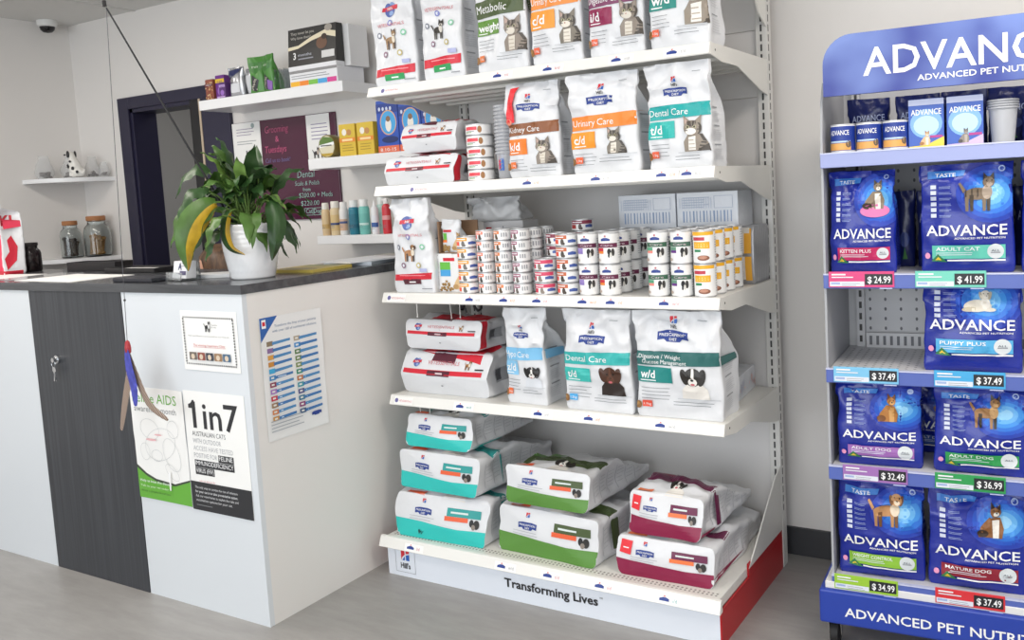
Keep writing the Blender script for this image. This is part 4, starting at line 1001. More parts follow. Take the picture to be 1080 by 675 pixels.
BT = [('cream bottle at the left end of the lowest shelf', -.752, -.165, .021, .145, '#d8bf98', '#e8e4dc', 'cap', [(.02, .09, '#d8c096'), (.03, .05, '#c8a76a')]),
 ('cream bottle with navy print, second on the lowest shelf', -.704, -.155, .025, .150, '#dcc8a2', '#ece8e0', 'cap', [(.02, .09, '#d6bb85'), (.045, .055, '#3a4a7a')]),
 ('white bottle with tan label left of the teal bottle', -.648, -.16, .022, .145, '#e8e6e4', '#f0efee', 'cap', [(.02, .07, '#d8b59a'), (.05, .06, '#4a5a8a')]),
 ('teal blue bottle with white cap in the spray row', -.592, -.155, .026, .150, '#2d7f96', '#e9edee', 'cap', [(.02, .09, '#2a7389'), (.03, .045, '#1f5f78')]),
 ('aqua bottle with white cap right of the teal bottle', -.532, -.155, .026, .152, '#7cc8bf', '#eef0f0', 'cap', [(.02, .09, '#74bfb6'), (.04, .05, '#cfe9e4')]),
 ('pale mint bottle standing behind the white nozzle bottle', -.470, -.11, .025, .158, '#b8d8d0', '#e6ecea', 'cap', [(.02, .09, '#a9cfc6')]),
 ('white nozzle bottle with blue stripe in the spray row', -.462, -.165, .018, .145, '#edf0f3', '#f3f4f6', 'nozzle', [(.01, .08, '#e8edf4'), (.03, .05, '#3a62a8')]),
 ('red and white trigger bottle near the tall white bag', -.400, -.16, .021, .152, '#d33b46', '#f0eeee', 'trigger', [(.015, .08, '#cf2f3c'), (.06, .078, '#e9a0a4')]),
 ('tan nozzle bottle at the right end of the spray row', -.345, -.15, .020, .145, '#c9a878', '#eee9e0', 'nozzle', [(.015, .07, '#b9925a')]),
 ('navy capped bottle half hidden by the tall white bag', -.292, -.15, .021, .150, '#e6e6ea', '#3a3f8a', 'cap', [(.02, .08, '#cfd3e4')])]
for lab, x, y, r, h, b, c, k, els in BT: bottle(lab, x+.005, y, r*.9, h, b, c, k, band(r*.9, els))

# ================================================================== SEATED PERSON BEHIND THE COUNTER
st = thing('office_stool', 'round stool under the person seated behind the counter', 'stool', (-1.10, -.37, 0))
mb = MB(); mb.lathe([(.001, .34), (.18, .34), (.19, .36), (.185, .38), (.001, .385)], blk, 28, cap0=False, cap1=False); mb.build('seat', st, smooth=40)
mb = MB(); mb.lathe([(.025, .05), (.025, .34)], chrome, 14); mb.build('post', st, smooth=40)
for k in range(5):
    a = 2*PI*k/5; mb = MB(); mb.tube([(0, 0, .06), (.2*math.cos(a), .2*math.sin(a), .03)], .015, blk); mb.ell((.2*math.cos(a), .2*math.sin(a), .02), (.02, .02, .02), blk, 10, 6); mb.build('leg', st)
ps = thing('person', 'person with short brown hair seated behind the counter, mostly hidden', 'person', (-1.10, -.37, 0), -1.25)
skin = mat('skin', '#d9a58b', .5); shirt = mat('navy_uniform', '#2a3350', .8); hairm = stretch_mat('brown_hair', '#33241a', '#75563d', (60, 60, 12), .45)
V = [(0, 0, .52), (0, -.01, .66), (0, -.03, .80), (0, -.045, .90), (0, -.07, .965), (0, -.085, 1.045), (0, -.09, 1.10)]
Ed = [(0, 1), (1, 2), (2, 3), (3, 4), (4, 5), (5, 6)]; Ra = [.14, .125, .14, .10, .05, .075, .072]
def chain(root, pts, rr):
    p = root
    for q, r in zip(pts, rr): V.append(q); Ed.append((p, len(V)-1)); Ra.append(r); p = len(V)-1
    return p
for s_ in (-1, 1):
    chain(0, [(s_*.09, -.04, .50), (s_*.11, -.20, .51), (s_*.12, -.28, .47), (s_*.12, -.27, .26), (s_*.12, -.25, .09), (s_*.12, -.32, .04)], [.09, .085, .065, .055, .042, .036])
    e = chain(3, [(s_*.12, -.045, .89), (s_*.18, -.05, .86), (s_*.22, -.08, .70), (s_*.21, -.17, .63), (s_*.15, -.26, .64), (s_*.13, -.30, .64)], [.07, .058, .046, .040, .028, .026])
    for k in range(4): chain(e, [(s_*(.105+.016*k), -.325, .642), (s_*(.104+.016*k), -.35-.008*(1.5-abs(k-1.5)), .634), (s_*(.104+.016*k), -.37-.01*(1.5-abs(k-1.5)), .62)], [.010, .009, .008])
    chain(e-0, [(s_*.10, -.31, .635), (s_*.085, -.335, .63)], [.011, .009])
me = skin_figure(V, Ed, Ra); me.materials.clear(); me.materials.append(skin); me.materials.append(shirt); me.materials.append(mat('dark_trousers', '#22252e', .8))
for p in me.polygons:
    p.use_smooth = True; c = p.center
    if c.z < .56 or (c.y < -.2 and c.z < .56): p.material_index = 2
    elif c.z < .93 and not (c.y < -.15 and c.z < .70): p.material_index = 1
bd = bpy.data.objects.new('body', me); LK(bd); bd.parent = ps
mb = MB()
mb.ell((0, -.092, 1.075), (.078, .096, .105), skin, 24, 16); mb.ell((0, -.185, 1.055), (.012, .016, .02), skin, 10, 8)
for s_ in (-1, 1): mb.ell((s_*.079, -.085, 1.06), (.010, .02, .03), skin, 10, 8)
mb.build('head', ps, smooth=60)
mb = MB()
for s_ in (-1, 1): mb.ell((s_*.03, -.172, 1.078), (.013, .010, .008), mat('eye_dark', '#2a2018', .2), 10, 8)
mb.ell((0, -.176, 1.018), (.024, .01, .006), mat('lips', '#b0655c', .5), 10, 6); mb.build('face_features', ps, smooth=60)
mb = MB(); rs = []
for j in range(9):
    a = PI/2*(1-j/8)*1.0-.45*(j/8); ring = []
    for k in range(28):
        b = 2*PI*k/28; fr = max(0, -math.sin(b)); zz = math.sin(a)
        if fr > .3 and zz < .35: zz = max(zz, .35+.2*(fr-.3))
        rr = math.sqrt(max(0, 1-zz*zz)) if zz > 0 else 1
        ring.append(((.088+.004*math.sin(b*9))*rr*math.cos(b), -.085+(.108+.004*math.sin(b*11))*rr*math.sin(b), 1.078+.112*zz))
    rs.append(ring)
mb.rings(rs, hairm, True, False); mb.build('hair', ps, smooth=60)

# ================================================================== GONDOLA SHELVING BAY
W = 1.28
gd = thing('shelving_bay', 'white metal shelving bay stocked with pet food bags and tins', 'shelving', (W/2, -.13, 0))
def GB(): return MB()
for x0 in (-.002, W-.036):
    mb = GB(); mb.box(x0, x0+.038, -.132, -.085, .0, 2.25, UPR, .002)
    z = .2
    while z < 2.2: mb.box(x0+.016, x0+.022, -.1335, -.1315, z, z+.022, DARK); mb.box(x0+.0375, x0+.0385, -.118, -.112, z, z+.022, DARK); z += .032
    mb.build('upright', gd, True)
bpan = mat('back_panel', '#dcdad9', .5)
for z0, z1 in ((.13, .60), (.602, .98), (.982, 1.36), (1.362, 1.62), (1.622, 1.84), (1.842, 2.24)):
    mb = GB(); mb.box(.037, W-.037, -.112, -.104, z0, z1, bpan); mb.build('back_panel', gd, True)
mb = GB(); mb.prism([(-.13, 1.845), (-.20, 1.88), (-.25, 1.95), (-.27, 2.05), (-.275, 2.24), (-.13, 2.24)], 'x', W-.004, W+.001, SHELFW); mb.build('side_shield', gd, True)
S5, S4, S3, S2, S0 = 1.738, 1.391, 1.011, .638, .14
def pticket(parent, x, y, z, blue_=True, essent=False, w_=.09):
    P = Print()
    P.rect(0, .004, w_, .027, ink('#f7f7f5'), 'shelf_label')
    if essent:
        P.ell(.010, .016, .008, .008, ink('#6d6a9e'), 'shelf_label'); P.text('VETESSENTIALS', .024, .012, .075, .007, ink('#d98f97'), 'shelf_label')
    else:
        P.poly([(.012, .011), (.042, .011), (.042, .018), (.03, .021), (.024, .021), (.012, .018)], NAVY, 'shelf_label'); P.rect(.025, .0215, .030, .0255, ink('#d8707a'), 'shelf_label')
        P.text(random.choice(('c/d', 'w/d', 'k/d', 'i/d', 't/d')), .055, .010, None, .010, ink(random.choice(('#e2a07a', '#9cc9cc', '#d58f9a', '#b5b7bb'))), 'shelf_label')
    sl = Vector((0, .012, .030)).normalized()
    P.lay(flat((x-parent.location.x-gd.location.x*0, y, z), (1, 0, 0), tuple(sl), tuple(Vector((0, -.030, .012)).normalized())), parent, .0006, .0001)
def shelf(name, z, yf, tk):
    mb = GB()
    mb.box(.002, W-.002, yf+.02, -.135, z-.028, z, SHELFW, .002)
    sh = mb.build(name, gd, True)
    m2 = GB()
    for y in (-.52, -.42, -.32, -.22): m2.box(.02, W-.02, y-.016, y+.016, z-.040, z-.028, SHELFW, .003)
    o = m2.build('stiffener', sh); o.data.transform(Matrix.Translation(-Vector(gd.location)))
    m3 = GB(); m3.prism([(yf+.022, z+.002), (yf+.012, z+.001), (yf, z-.031), (yf+.003, z-.034), (yf+.022, z-.031)], 'x', -.001, W+.001, mat('ticket_strip', '#efeeea', .25))
    o = m3.build('ticket_strip', sh); o.data.transform(Matrix.Translation(-Vector(gd.location)))
    for x0 in (-.001, W-.003):
        m4 = GB(); k = .115
        m4.prism([(yf+.022, z), (-.135, z+.001), (-.135, z-k), (-.20, z-k+.01), (-.42, z-.047), (-.55, z-.047), (yf+.022, z-.034)], 'x', x0, x0+.004, SHELFW)
        m4.ell((x0+.002, yf+.05, z-.018), (.0032, .005, .005), DARK, 8, 6)
        o = m4.build('side_bracket', sh); o.data.transform(Matrix.Translation(-Vector(gd.location)))
    for x, es in tk:
        P0 = len(bpy.data.objects)
        pticket_(sh, x, yf, z, es)
    return sh
def pticket_(sh, x, yf, z, es):
    class G: pass
    P = Print(); w_ = .085
    P.rect(0, .003, w_, .029, ink('#f9f9f7'), 'shelf_label', 0)
    if es:
        P.ell(.010, .016, .008, .008, ink('#6d6a9e'), 'shelf_label'); P.text('VETESSENTIALS', .022, .012, .06, .007, ink('#d98f97'), 'shelf_label')
    else:
        P.poly([(.010, .010), (.042, .010), (.042, .017), (.032, .021), (.022, .021), (.010, .017)], NAVY, 'shelf_label', 0); P.rect(.024, .022, .029, .0265, ink('#d8707a'), 'shelf_label', 0)
        P.text(random.choice(('c/d', 'w/d', 'k/d', 'i/d', 't/d')), .054, .010, None, .011, ink(random.choice(('#e2a07a', '#86bcc0', '#d58f9a', '#b5b7bb'))), 'shelf_label')
    o = Vector((x, yf, z-.031))-Vector(gd.location)
    P.lay(flat(o, (1, 0, 0), tuple(Vector((0, .012, .032)).normalized()), tuple(Vector((0, -.032, .012)).normalized())), sh, .0006, .0001)
shelf('shelf', S5, -.652, [(.06, 1), (.53, 0), (.72, 0), (.96, 0), (1.14, 0)])
shelf('shelf', S4, -.652, [(.16, 1), (.62, 0), (.87, 0), (1.09, 0), (1.17, 0)])
shelf('shelf', S3, -.652, [(.02, 1), (.36, 0), (.50, 0), (.63, 0), (.80, 0), (.90, 0), (1.08, 0)])
shelf('shelf', S2, -.652, [(.02, 1), (.29, 0), (.61, 0), (.80, 0), (1.05, 0)])
# base deck, kick plate, red side
mb = GB(); mb.box(.0, W-.007, -.722, -.135, S0-.03, S0, SHELFW, .002); bs = mb.build('base_shelf', gd, True)
gl_ = -Vector(gd.location)
def sub(m, name, par):
    o = m.build(name, par); o.data.transform(Matrix.Translation(gl_)); return o
m3 = GB(); m3.prism([(-.718, S0+.002), (-.728, S0+.001), (-.742, S0-.034), (-.738, S0-.037), (-.718, S0-.034)], 'x', -.018, W+.002, mat('ticket_strip', ''))
sub(m3, 'ticket_strip', bs)
m3 = GB(); x = .02
while x < W-.02:
    for y in (-.700, -.688): m3.box(x, x+.006, y, y+.006, S0, S0+.0006, mat('perforation', '#8f8d89', .7))
    x += .014
sub(m3, 'perforation', bs)
for x in (.10, .49, .67, .86, 1.08): pticket_(bs, x, -.742, S0-.004, 0)
mb = GB(); mb.box(.004, W-.006, -.722, -.706, 0, S0-.034, mat('kick_plate_white', '#e6ecf6', .35)); kp = mb.build('kick_plate', gd, True)
P = Print()
square_logo(P, .085, .060, .038); P.frame(.040, .016, .130, .104, .0012, ink('#7d7f86'), 'brand_logo')
P.text('Transforming Lives', .515, .046, .355, .030, ink('#222226'), 'slogan', .022); P.text('TM', .876, .070, .012, .006, ink('#222226'), 'slogan')
P.lay(flat(Vector((.0, -.722, 0))+gl_), kp, .0006, .0001)
redm = mat('red_panel', '#b3161f', .3)
mb = GB(); mb.box(W-.006, W, -.722, -.135, 0, S0-.03, redm); mb.box(W-.0065, W-.0005, -.48, -.135, S0-.03, S0+.012, redm); rp = mb.build('side_panel', gd, True); rp['label'] = 'red side panel'
mb = GB(); mb.prism([(-.48, S0-.002), (-.135, S0-.002), (-.135, S0+.22), (-.19, S0+.2), (-.43, S0+.03)], 'x', W-.003, W+.001, SHELFW); mb.build('base_bracket', gd, True)
mb = GB(); mb.box(.004, .010, -.706, -.135, 0, S0-.03, redm); mb.build('side_panel', gd, True)['label'] = 'red side panel'

# ------------------------------------------------------------------ top shelf bags
catA = lambda P, x, z0, z1: cat_pic(P, x, z0, z1-z0)
catO = lambda P, x, z0, z1: cat_pic(P, x, z0, z1-z0, '#7d766b', '#3d3833', '#e3ddd2')
catW = lambda P, x, z0, z1: cat_pic(P, x, z0, z1-z0, '#94897c', '#4d453d', '#efece6')
dogB = lambda P, x, z0, z1: dog_pic(P, x, z0, z1-z0)
dogC = lambda P, x, z0, z1: dog_pic(P, x, z0, z1-z0, '#4a2d1f', '#5f3b29', '#2a1f1b')
G5 = None
def ess_bag(label, x, y, z, w, h, d, seed, rz=0, **k):
    finish(stand_bag(w, h, d, seed, WHITE, lean=.02, waist=.03), 'pet_food_bag', label, 'bag of pet food', (x, y, z), rz, None, [(essentials_front(w, h, **k), FRONT), (side_text(d, h), SIDE)])
ess_bag('white bag with red band and puppy picture, leftmost on the top shelf', .116, -.622, S5+.0005, .190, .385, .09, 1, .03, pet='kitten', logo=.66, ringz=.40, band=(.085, .165))
ess_bag('white bag with red band and black kitten, second on the top shelf', .325, -.622, S5+.0005, .176, .40, .10, 2, .0, pet='cat', logo=.70, ringz=.40, band=(.10, .18))
TOPB = [('white bag with dark green band and tabby cat on top shelf', .566, .203, '#4a5a35', '#5f8f35', 'Metabolic', 'weight', (.118, .165), (.172, .225), .262, (.055, .165), '#e0793f', 21, catA, .5),
 ('white bag with orange band and grey cat on top shelf', .770, .188, '#ef8f3c', '#f29a2e', 'Urinary Care', 'c/d', (.108, .165), (.17, .215), .25, (.055, .155), '#e2603c', 22, catO, .52),
 ('white bag with plum band and tabby cat on top shelf', .978, .190, '#7c3560', '#8f1f4f', 'Digestive Care', 'i/d', (.092, .142), (.145, .185), .222, (.05, .155), '#e2603c', 23, catA, .48),
 ('white bag with teal block and tabby cat, rightmost on top shelf', 1.182, .188, '#1f8a86', '#14897f', 'Weight Care', 'w/d', (.108, .165), (.17, .215), .25, (.055, .19), '#e2603c', 24, catW, .5)]
for lab, x, w_, c1, c2, t1, cd_, blk_, bnd_, rb, pz, tc, sd, pet, bw in TOPB:
    diet_bag(lab, x, -.622, S5+.0005, w_, .41, .11, sd, diet_front(w_, .41, c1, c2, t1, cd_, pet, blk_, bnd_, rb, pz, tc, blkw=bw))
# ------------------------------------------------------------------ second shelf from the top
P = diet_front(.198, .303, '#8a5330', '#ee7f2b', 'Kidney Care', 'k/d', catA, (.075, .125), (.135, .172), .225, (.04, .125), '#ee7a3a', blkw=.42)
P.poly([(-.086, .178), (-.078, .24), (-.066, .285), (-.036, .290), (-.052, .24), (-.056, .178)], ink('#e8323c'), 'red_flash'); P.ell(-.078, .18, .012, .010, ink('#e8907a'), 'red_flash')
diet_bag('white bag with brown band, orange block and red corner flash', .655, -.605, S4+.0005, .198, .303, .10, 31, P, .02)
diet_bag('white bag with bright orange band and cat, middle of second shelf', .918, -.615, S4+.0005, .240, .303, .12, 32, diet_front(.240, .303, '#f08a35', '#f59a2c', 'Urinary Care', 'c/d', catO, (.078, .128), (.133, .175), .222, (.055, .135), '#e8663a', blkw=.40), -.03)
diet_bag('white bag with aqua band and cat, right end of second shelf', 1.166, -.615, S4+.0005, .205, .304, .11, 33, diet_front(.205, .304, '#1ea6a6', '#23b5ae', 'Dental Care', 't/d', catW, (.088, .138), (.142, .182), .222, (.045, .145), '#e2603c', blkw=.46), .0)
def ess_lay(label, x, y, z, w, h, L, seed, rz=0, tag_='#5a2233', redend=False, **k):
    mb = lay_bag(w, h, L, seed, WHITE, **k); P = Print()
    heart_logo(P, -w*.31, h*.76, w*.085); P.text('VETESSENTIALS', -w*.18, h*.74, w*.36, h*.085, ink('#cf7a84'), 'brand_name')
    P.rect(-w*.46, h*.52, w*.44, h*.62, RED, 'title_band'); P.rect(-w*.16, h*.49, w*.1, h*.61, ink(tag_), 'title_band'); P.rect(-w*.06, h*.53, w*.02, h*.57, ink('#d9c4c8'), 'title_band')
    stand_dog(P, w*.24, h*.66, h*.2, '#a5764a', '#4a3526', '#e6dccb', ears='down'); P.rect(w*.36, h*.66, w*.45, h*.69, BLK, 'small_print'); P.ell(w*.0, h*.25, w*.012, h*.02, TXT, 'small_print')
    pr = [(P, FRONT)]
    S = Print(); S.rect(.08, h*.3, .16, h*.62, ink('#a7aab0'), 'side_text'); S.rect(.085, h*.34, .12, h*.6, ink('#5a5c62'), 'side_text'); S.lines(.18, .3, h*.55, 5, .014, ink('#b9bcc2'), .003, 'side_text')
    if redend: S.poly([(.0, 0), (.05, 0), (.055, h), (-.02, h)], RED, 'red_gusset')
    T = Print(); T.poly([(-w*.3, .05), (w*.4, .03), (w*.42, .16), (-w*.26, .20)], RED, 'red_top_panel'); T.poly([(-w*.15, .03), (w*.12, .025), (w*.12, .06), (-w*.13, .06)], ink('#5a2233'), 'red_top_panel')
    pr += [(S, SIDE), (T, dict(o=(0, 0, 1), ex=(1, 0, 0), ez=(0, 1, 0), d=(0, 0, -1)))]
    return finish(mb, 'pet_food_bag', label, 'bag of pet food', (x, y, z), rz, None, pr)
ess_lay('white and red bag lying flat at the bottom of the pair beside five tins', .178, -.625, S4+.0005, .318, .100, .40, 51, .0, redend=True, crease=.02)
ess_lay('smaller white and red bag lying on top, beside the five stacked tins', .212, -.605, S4+.112, .246, .100, .38, 52, .0, crease=.02)
# tins --------------------------------------------------------------
steel = mat('tin_plate', '#d3d4d6', .38, .7)
canw = mat('tin_label_white', '#f0f0f0', .35)
def can_proto(name, label, r, h, P, n=32):
    t = thing(name, label, 'tin')
    mb = MB(); mb.lathe([(r*.93, 0), (r, .002), (r, .004)], steel, n, cap1=False); mb.lathe([(r*.985, .004), (r*.985, h-.004)], canw, n, cap0=False, cap1=False); mb.build('tin_body', t, smooth=40)
    mb = MB(); mb.lathe([(r*.985, h-.004), (r, h-.0035), (r, h-.001), (r*.96, h), (r*.94, h-.003), (r*.3, h-.0035), (.001, h-.0035)], steel, n, cap0=False, cap1=False); mb.build('lid', t, smooth=40)
    P.lay(cyl(r*.985), t, .0003, .00006)
    return t
def small_print_(r, h, top, blk_, dark='#6f6a66', full=False, rib=True):
    P = Print(); c = ink(top)
    P.rect(-r*1.05, h*.60, r*(1.25 if full else .35), h*.90, c, 'label_print', .006); P.rect(-r*1.05, h*.2, -r*.45, h*.55, ink(blk_), 'label_print', .006)
    P.ell(-r*.05, h*.36, r*.16, h*.26, ink(dark), 'label_print'); P.ell(r*.08, h*.22, r*.12, h*.12, ink(dark), 'label_print')
    if rib: P.poly([(r*.45, h*.3), (r*1.25, h*.3), (r*1.25, h*.5), (r*.85, h*.58), (r*.45, h*.5)], ink('#4a62a8'), 'label_print', .006)
    P.lines(-r*.9, r*.3, h*.72, 1, .01, WT, .003, 'label_print'); return P
def back_print(r, h):
    P = Print()
    for k in range(4): P.rect(-r*.2+k*r*.3, h*.35, -r*.05+k*r*.3, h*.75, ink('#a3a6ac'), 'label_print', .006)
    P.lines(-r*.9, -r*.3, h*.6, 3, h*.15, TXT, .002, 'label_print'); return P
ORD = ('lowest', 'second lowest', 'third', 'fourth', 'fifth', 'sixth')
def column(make, x, y, z, h, n, lab, rz=0, grp=None):
    first = None
    for k in range(n):
        t = make if k == 0 else copy_tree(make)
        t.location = (x, y, z+k*(h+.0003)); t.rotation_euler = (0, 0, rz+random.uniform(-.12, .12)); t['label'] = lab[k] if isinstance(lab, list) else lab
        if grp: t['group'] = grp
def colab(n, desc): return [f'{"topmost" if k == n-1 else ORD[k]} {desc}' for k in range(n)]
HS, RS = .0355, .0312; HM, RM = .0388, .0368
c = can_proto('food_tin', '', RM, HM, small_print_(RM, HM, '#f2a83c', '#ef5f45'))
column(c, .352, -.592, S3+.0005, HM, 5, colab(5, 'tin in the yellow banded column beside the treat cartons'), .25)
for x, top, bl_, dk_, d_ in ((.430, '#ee8a72', '#d9493f', '#4a4644', 'tin in the coral banded column of six'), (.503, '#e08a5a', '#d9773a', '#5a4a3a', 'tin in the tan banded column of six'), (.573, '#a05a78', '#8a2f4f', '#6a6460', 'tin in the faded plum column of six')):
    P = small_print_(RS, HS, top, bl_, dk_, False, False)
    for k in range(3): P.rect(RS*(.55+.25*k), HS*.35, RS*(.68+.25*k), HS*.72, ink('#9fa2a8'), 'label_print', .006)
    c = can_proto('food_tin', '', RS, HS, P); column(c, x, -.594, S3+.0005, HS, 6, colab(6, d_), -.1)
P = small_print_(RM, HM, '#d8486a', '#c81f45', '#8a7f76', True)
c = can_proto('food_tin', '', RM, HM, P); column(c, .664, -.592, S3+.0005, HM, 3, colab(3, 'tin in the short pink banded front column'), .1)
P = small_print_(RM, HM, '#c9663a', '#e2513a', '#4a4038')
c = can_proto('food_tin', '', RM, HM, P); column(c, .749, -.592, S3+.0005, HM, 5, colab(5, 'tin in the rust banded column left of the tall tins'), .1)
P = back_print(RS, HS); c = can_proto('food_tin', '', RS, HS, P)
column(c, .578, -.525, S3+.0005, HS, 6, 'small tin in the row hidden behind the short columns', .6, 'small tins standing behind the front columns')
for x, y, n in ((.505, -.525, 6), (.43, -.525, 6), (.578, -.45, 6)):
    c2 = copy_tree(c); column(c2, x, y, S3+.0005, HS, n, 'small tin in the row hidden behind the short columns', .6, 'small tins standing behind the front columns')
P = small_print_(RM, HM, '#8a2f48', '#a83a3a', '#4a3a38', True); c = can_proto('food_tin', '', RM, HM, P)
column(c, .664, -.512, S3+.0005, HM, 5, 'burgundy banded tin stacked behind the short pink column', -.3, 'burgundy tins behind the pink column')
c2 = copy_tree(c); column(c2, .72, -.435, S3+.0005, HM, 6, 'burgundy banded tin stacked behind the short pink column', .3, 'burgundy tins behind the pink column')
# large tins
HL, RL = .098, .0335
def big_print(c1, c2, c3, dog=True):
    P = Print(); r, h = RL, HL
    P.poly([(-r*.45, h*.74), (r*.45, h*.74), (r*.45, h*.80), (r*.15, h*.84), (-r*.15, h*.84), (-r*.45, h*.80)], NAVY, 'label_print', .006); P.rect(-r*.08, h*.86, r*.1, h*.92, ink('#c4767e'), 'label_print')
    P.rect(-r*1.15, h*.53, r*1.2, h*.67, ink(c1), 'label_print', .006); P.text('Care', -r*.5, h*.57, r*1.2, h*.07, ink('#d8c3cc'), 'label_print')
    P.rect(-r*1.15, h*.36, -r*.2, h*.52, ink(c2), 'label_print', .006); P.rect(-r*.9, h*.34, -r*.2, h*.42, ink(c3), 'label_print', .006)
    P.ell(r*.35, h*.40, r*.18, h*.10, BLK, 'label_print'); P.ell(r*.7, h*.38, r*.16, h*.12, ink('#3a3836'), 'label_print'); P.ell(r*.5, h*.3, r*.1, h*.08, ink('#d9d6d0'), 'label_print'); P.ell(r*.3, h*.28, r*.08, h*.07, BLK, 'label_print')
    P.lines(r*1.25, r*1.9, h*.8, 9, h*.075, ink('#aeb1b7'), .002, 'label_print', .1); P.ell(-r*.9, h*.14, r*.3, h*.05, ink('#b9a79a'), 'label_print')
    return P
def yellow_print():
    P = Print(); r, h = RL, HL; y = ink('#f0b32a')
    P.poly([(-r*1.3, h*.84), (r*1.2, h*.86), (r*1.2, h*.96), (-r*1.3, h*.96)], y, 'label_print', .006); P.rect(-r*.9, h*.70, r*.3, h*.80, ink('#c0384a'), 'label_print', .006)
    P.rect(-r*.8, h*.46, r*.75, h*.66, y, 'label_print', .006); P.lines(-r*.6, r*.6, h*.57, 2, h*.06, ink('#f6dc8a'), .003, 'label_print', .1)
    P.rect(-r*.7, h*.36, -r*.05, h*.43, ink('#2f8a5a'), 'label_print', .006); P.ell(r*.15, h*.18, r*.55, h*.08, ink('#8a5a46'), 'label_print'); P.ell(r*.1, h*.2, r*.4, h*.05, ink('#c08a72'), 'label_print')
    P.lines(r*1.3, r*2.0, h*.85, 10, h*.075, ink('#b4b7bd'), .002, 'label_print', .1); return P
DEP = ('front', 'second', 'third', 'back')
for x, pr, d_, rz in ((.828, big_print('#5f2344', '#9a86c8', '#8f7cc0'), 'plum banded tall tin with lilac block', .15), (.903, big_print('#6a2648', '#c8283f', '#e88a3a'), 'plum banded tall tin with red block', .1),
                  (1.071, big_print('#3f6a52', '#5aa580', '#ee8f86'), 'green banded tall tin with salmon block', .1), (1.147, big_print('#466a58', '#6a9a80', '#6a2f8a'), 'green banded tall tin with purple block', .1), (1.221, yellow_print(), 'yellow topped tall tin at the shelf end', .1)):
    c0 = can_proto('food_tin', '', RL, HL, pr)
    for j in range(4):
        for k in range(2):
            t = c0 if j == k == 0 else copy_tree(c0)
            t.location = (x+random.uniform(-.001, .001), -.594+.076*j, S3+.0005+k*(HL+.0003)); t.rotation_euler = (0, 0, rz+random.uniform(-.25, .25)*(j > 0))
            t['label'] = f'{"upper" if k else "lower"} {d_}, {DEP[j]} of its row'
# small red printed tins on the second shelf
RT, HT = .0465, .0378
P = Print(); P.rect(-RT*.7, HT*.45, RT*.3, HT*.75, ink('#e24a58'), 'label_print', .006); P.rect(-RT*1.3, HT*.45, -RT*.85, HT*.6, ink('#d9404f'), 'label_print', .006); P.ell(RT*.5, HT*.5, RT*.16, HT*.3, ink('#a5764a'), 'label_print'); P.rect(-RT*.7, HT*.32, RT*.1, HT*.38, TXT, 'label_print')
P.rect(-RT*.7, HT*.22, -RT*.1, HT*.28, ink('#7fb05a'), 'label_print')
c = can_proto('food_tin', '', RT, HT, P); column(c, .412, -.565, S4+.0005, HT, 5, colab(5, 'wide tin with red print stacked beside the clear cups'), .2)
# stacked clear cups
cupm = mat('clear_cup', '#d4d6dc', .15, trans=.35, alpha=.85)
c0 = thing('measuring_cup', '', 'cup'); mb = MB(); mb.lathe([(.026, 0), (.0275, .002), (.033, .085), (.035, .086), (.035, .092), (.032, .0915), (.0265, .004), (.001, .0035)], cupm, 28, cap1=False); mb.build('cup', c0, smooth=40)
mb = MB(); mb.lathe([(.0332, .0845), (.0365, .085), (.0365, .0895), (.0347, .0925)], cupm, 28, cap0=False, cap1=False); mb.build('rim', c0, smooth=40)
P = Print(); square_logo(P, 0, .03, .02, False); P.lay(cyl(.0302), c0, .0014)
for k in range(14):
    t = c0 if k == 0 else copy_tree(c0); t.location = (.506, -.55, S4+.0006+k*.0118)
    t['label'] = 'clear plastic cup at the foot of the nested stack' if k == 0 else ('clear plastic cup on top of the nested stack' if k == 13 else 'clear plastic cup in the middle of the nested stack')
    if 0 < k < 13: t['group'] = 'clear cups nested beside the tins'
# ------------------------------------------------------------------ third shelf: tall bag, cartons, trays, pouches
ess_bag('tall white bag with red band at the left end of the tin shelf', .128, -.615, S3+.0005, .185, .334, .11, 61, .0, pet='dog', logo=.74, ringz=.43, band=(.13, .205), tagc='#5a2233')
P = Print(); P.rect(-.055, .10, .01, .135, WT)
P.rect(-.03, .108, .02, .12, RED); P.rect(-.045, .078, .0, .105, ink('#6cbf4a'), 'flag'); P.rect(-.045, .055, .0, .078, ink('#4aa3dd'), 'flag')
for i in range(26): P.ell(-.045+.055*((i*7) % 11)/11, .006+.035*(1-((i*7) % 11-5)**2/30)*((i*5) % 9)/9, .006, .004, ink('#a8854f' if i % 2 else '#8a6a3c'), 'kibble_picture', n=8)
stand_dog(P, .005, .01, .075, '#d9b98a', '#b8925f', '#efe0c4', 'sit')
carton('treat_carton', 'white treat carton with green and blue flag beside the tall bag', 'box', .266, -.585, S3+.0005, .108, .132, .09, mat('white_card_cover', ''), P)
mb = MB(); mb.box(-.006, .0, 0, .09, 0, .112, mat('kraft_card', '#93745a', .7)); mb.box(-.006, .105, .085, .09, 0, .112, mat('kraft_card', '')); mb.box(-.006, .105, 0, .09, -.0, .003, mat('kraft_card', '')); o = mb.build('kraft_tray'); o.location = (.222, -.580, S3+.1352); tag(o, 'brown card tray standing on the white treat carton', 'tray')
P = Print(); P.rect(-.028, .072, .012, .08, RED); P.rect(-.036, .045, -.01, .068, ink('#6cbf4a'), 'flag'); P.rect(-.036, .036, -.01, .045, ink('#ef7a2f'), 'flag'); stand_dog(P, .002, .008, .06, '#d9b98a', '#b8925f', '#efe0c4', 'sit')
for i in range(14): P.ell(-.035+.035*((i*7) % 11)/11, .006+.022*((i*5) % 9)/9, .005, .004, ink('#a8854f'), 'kibble_picture', n=8)
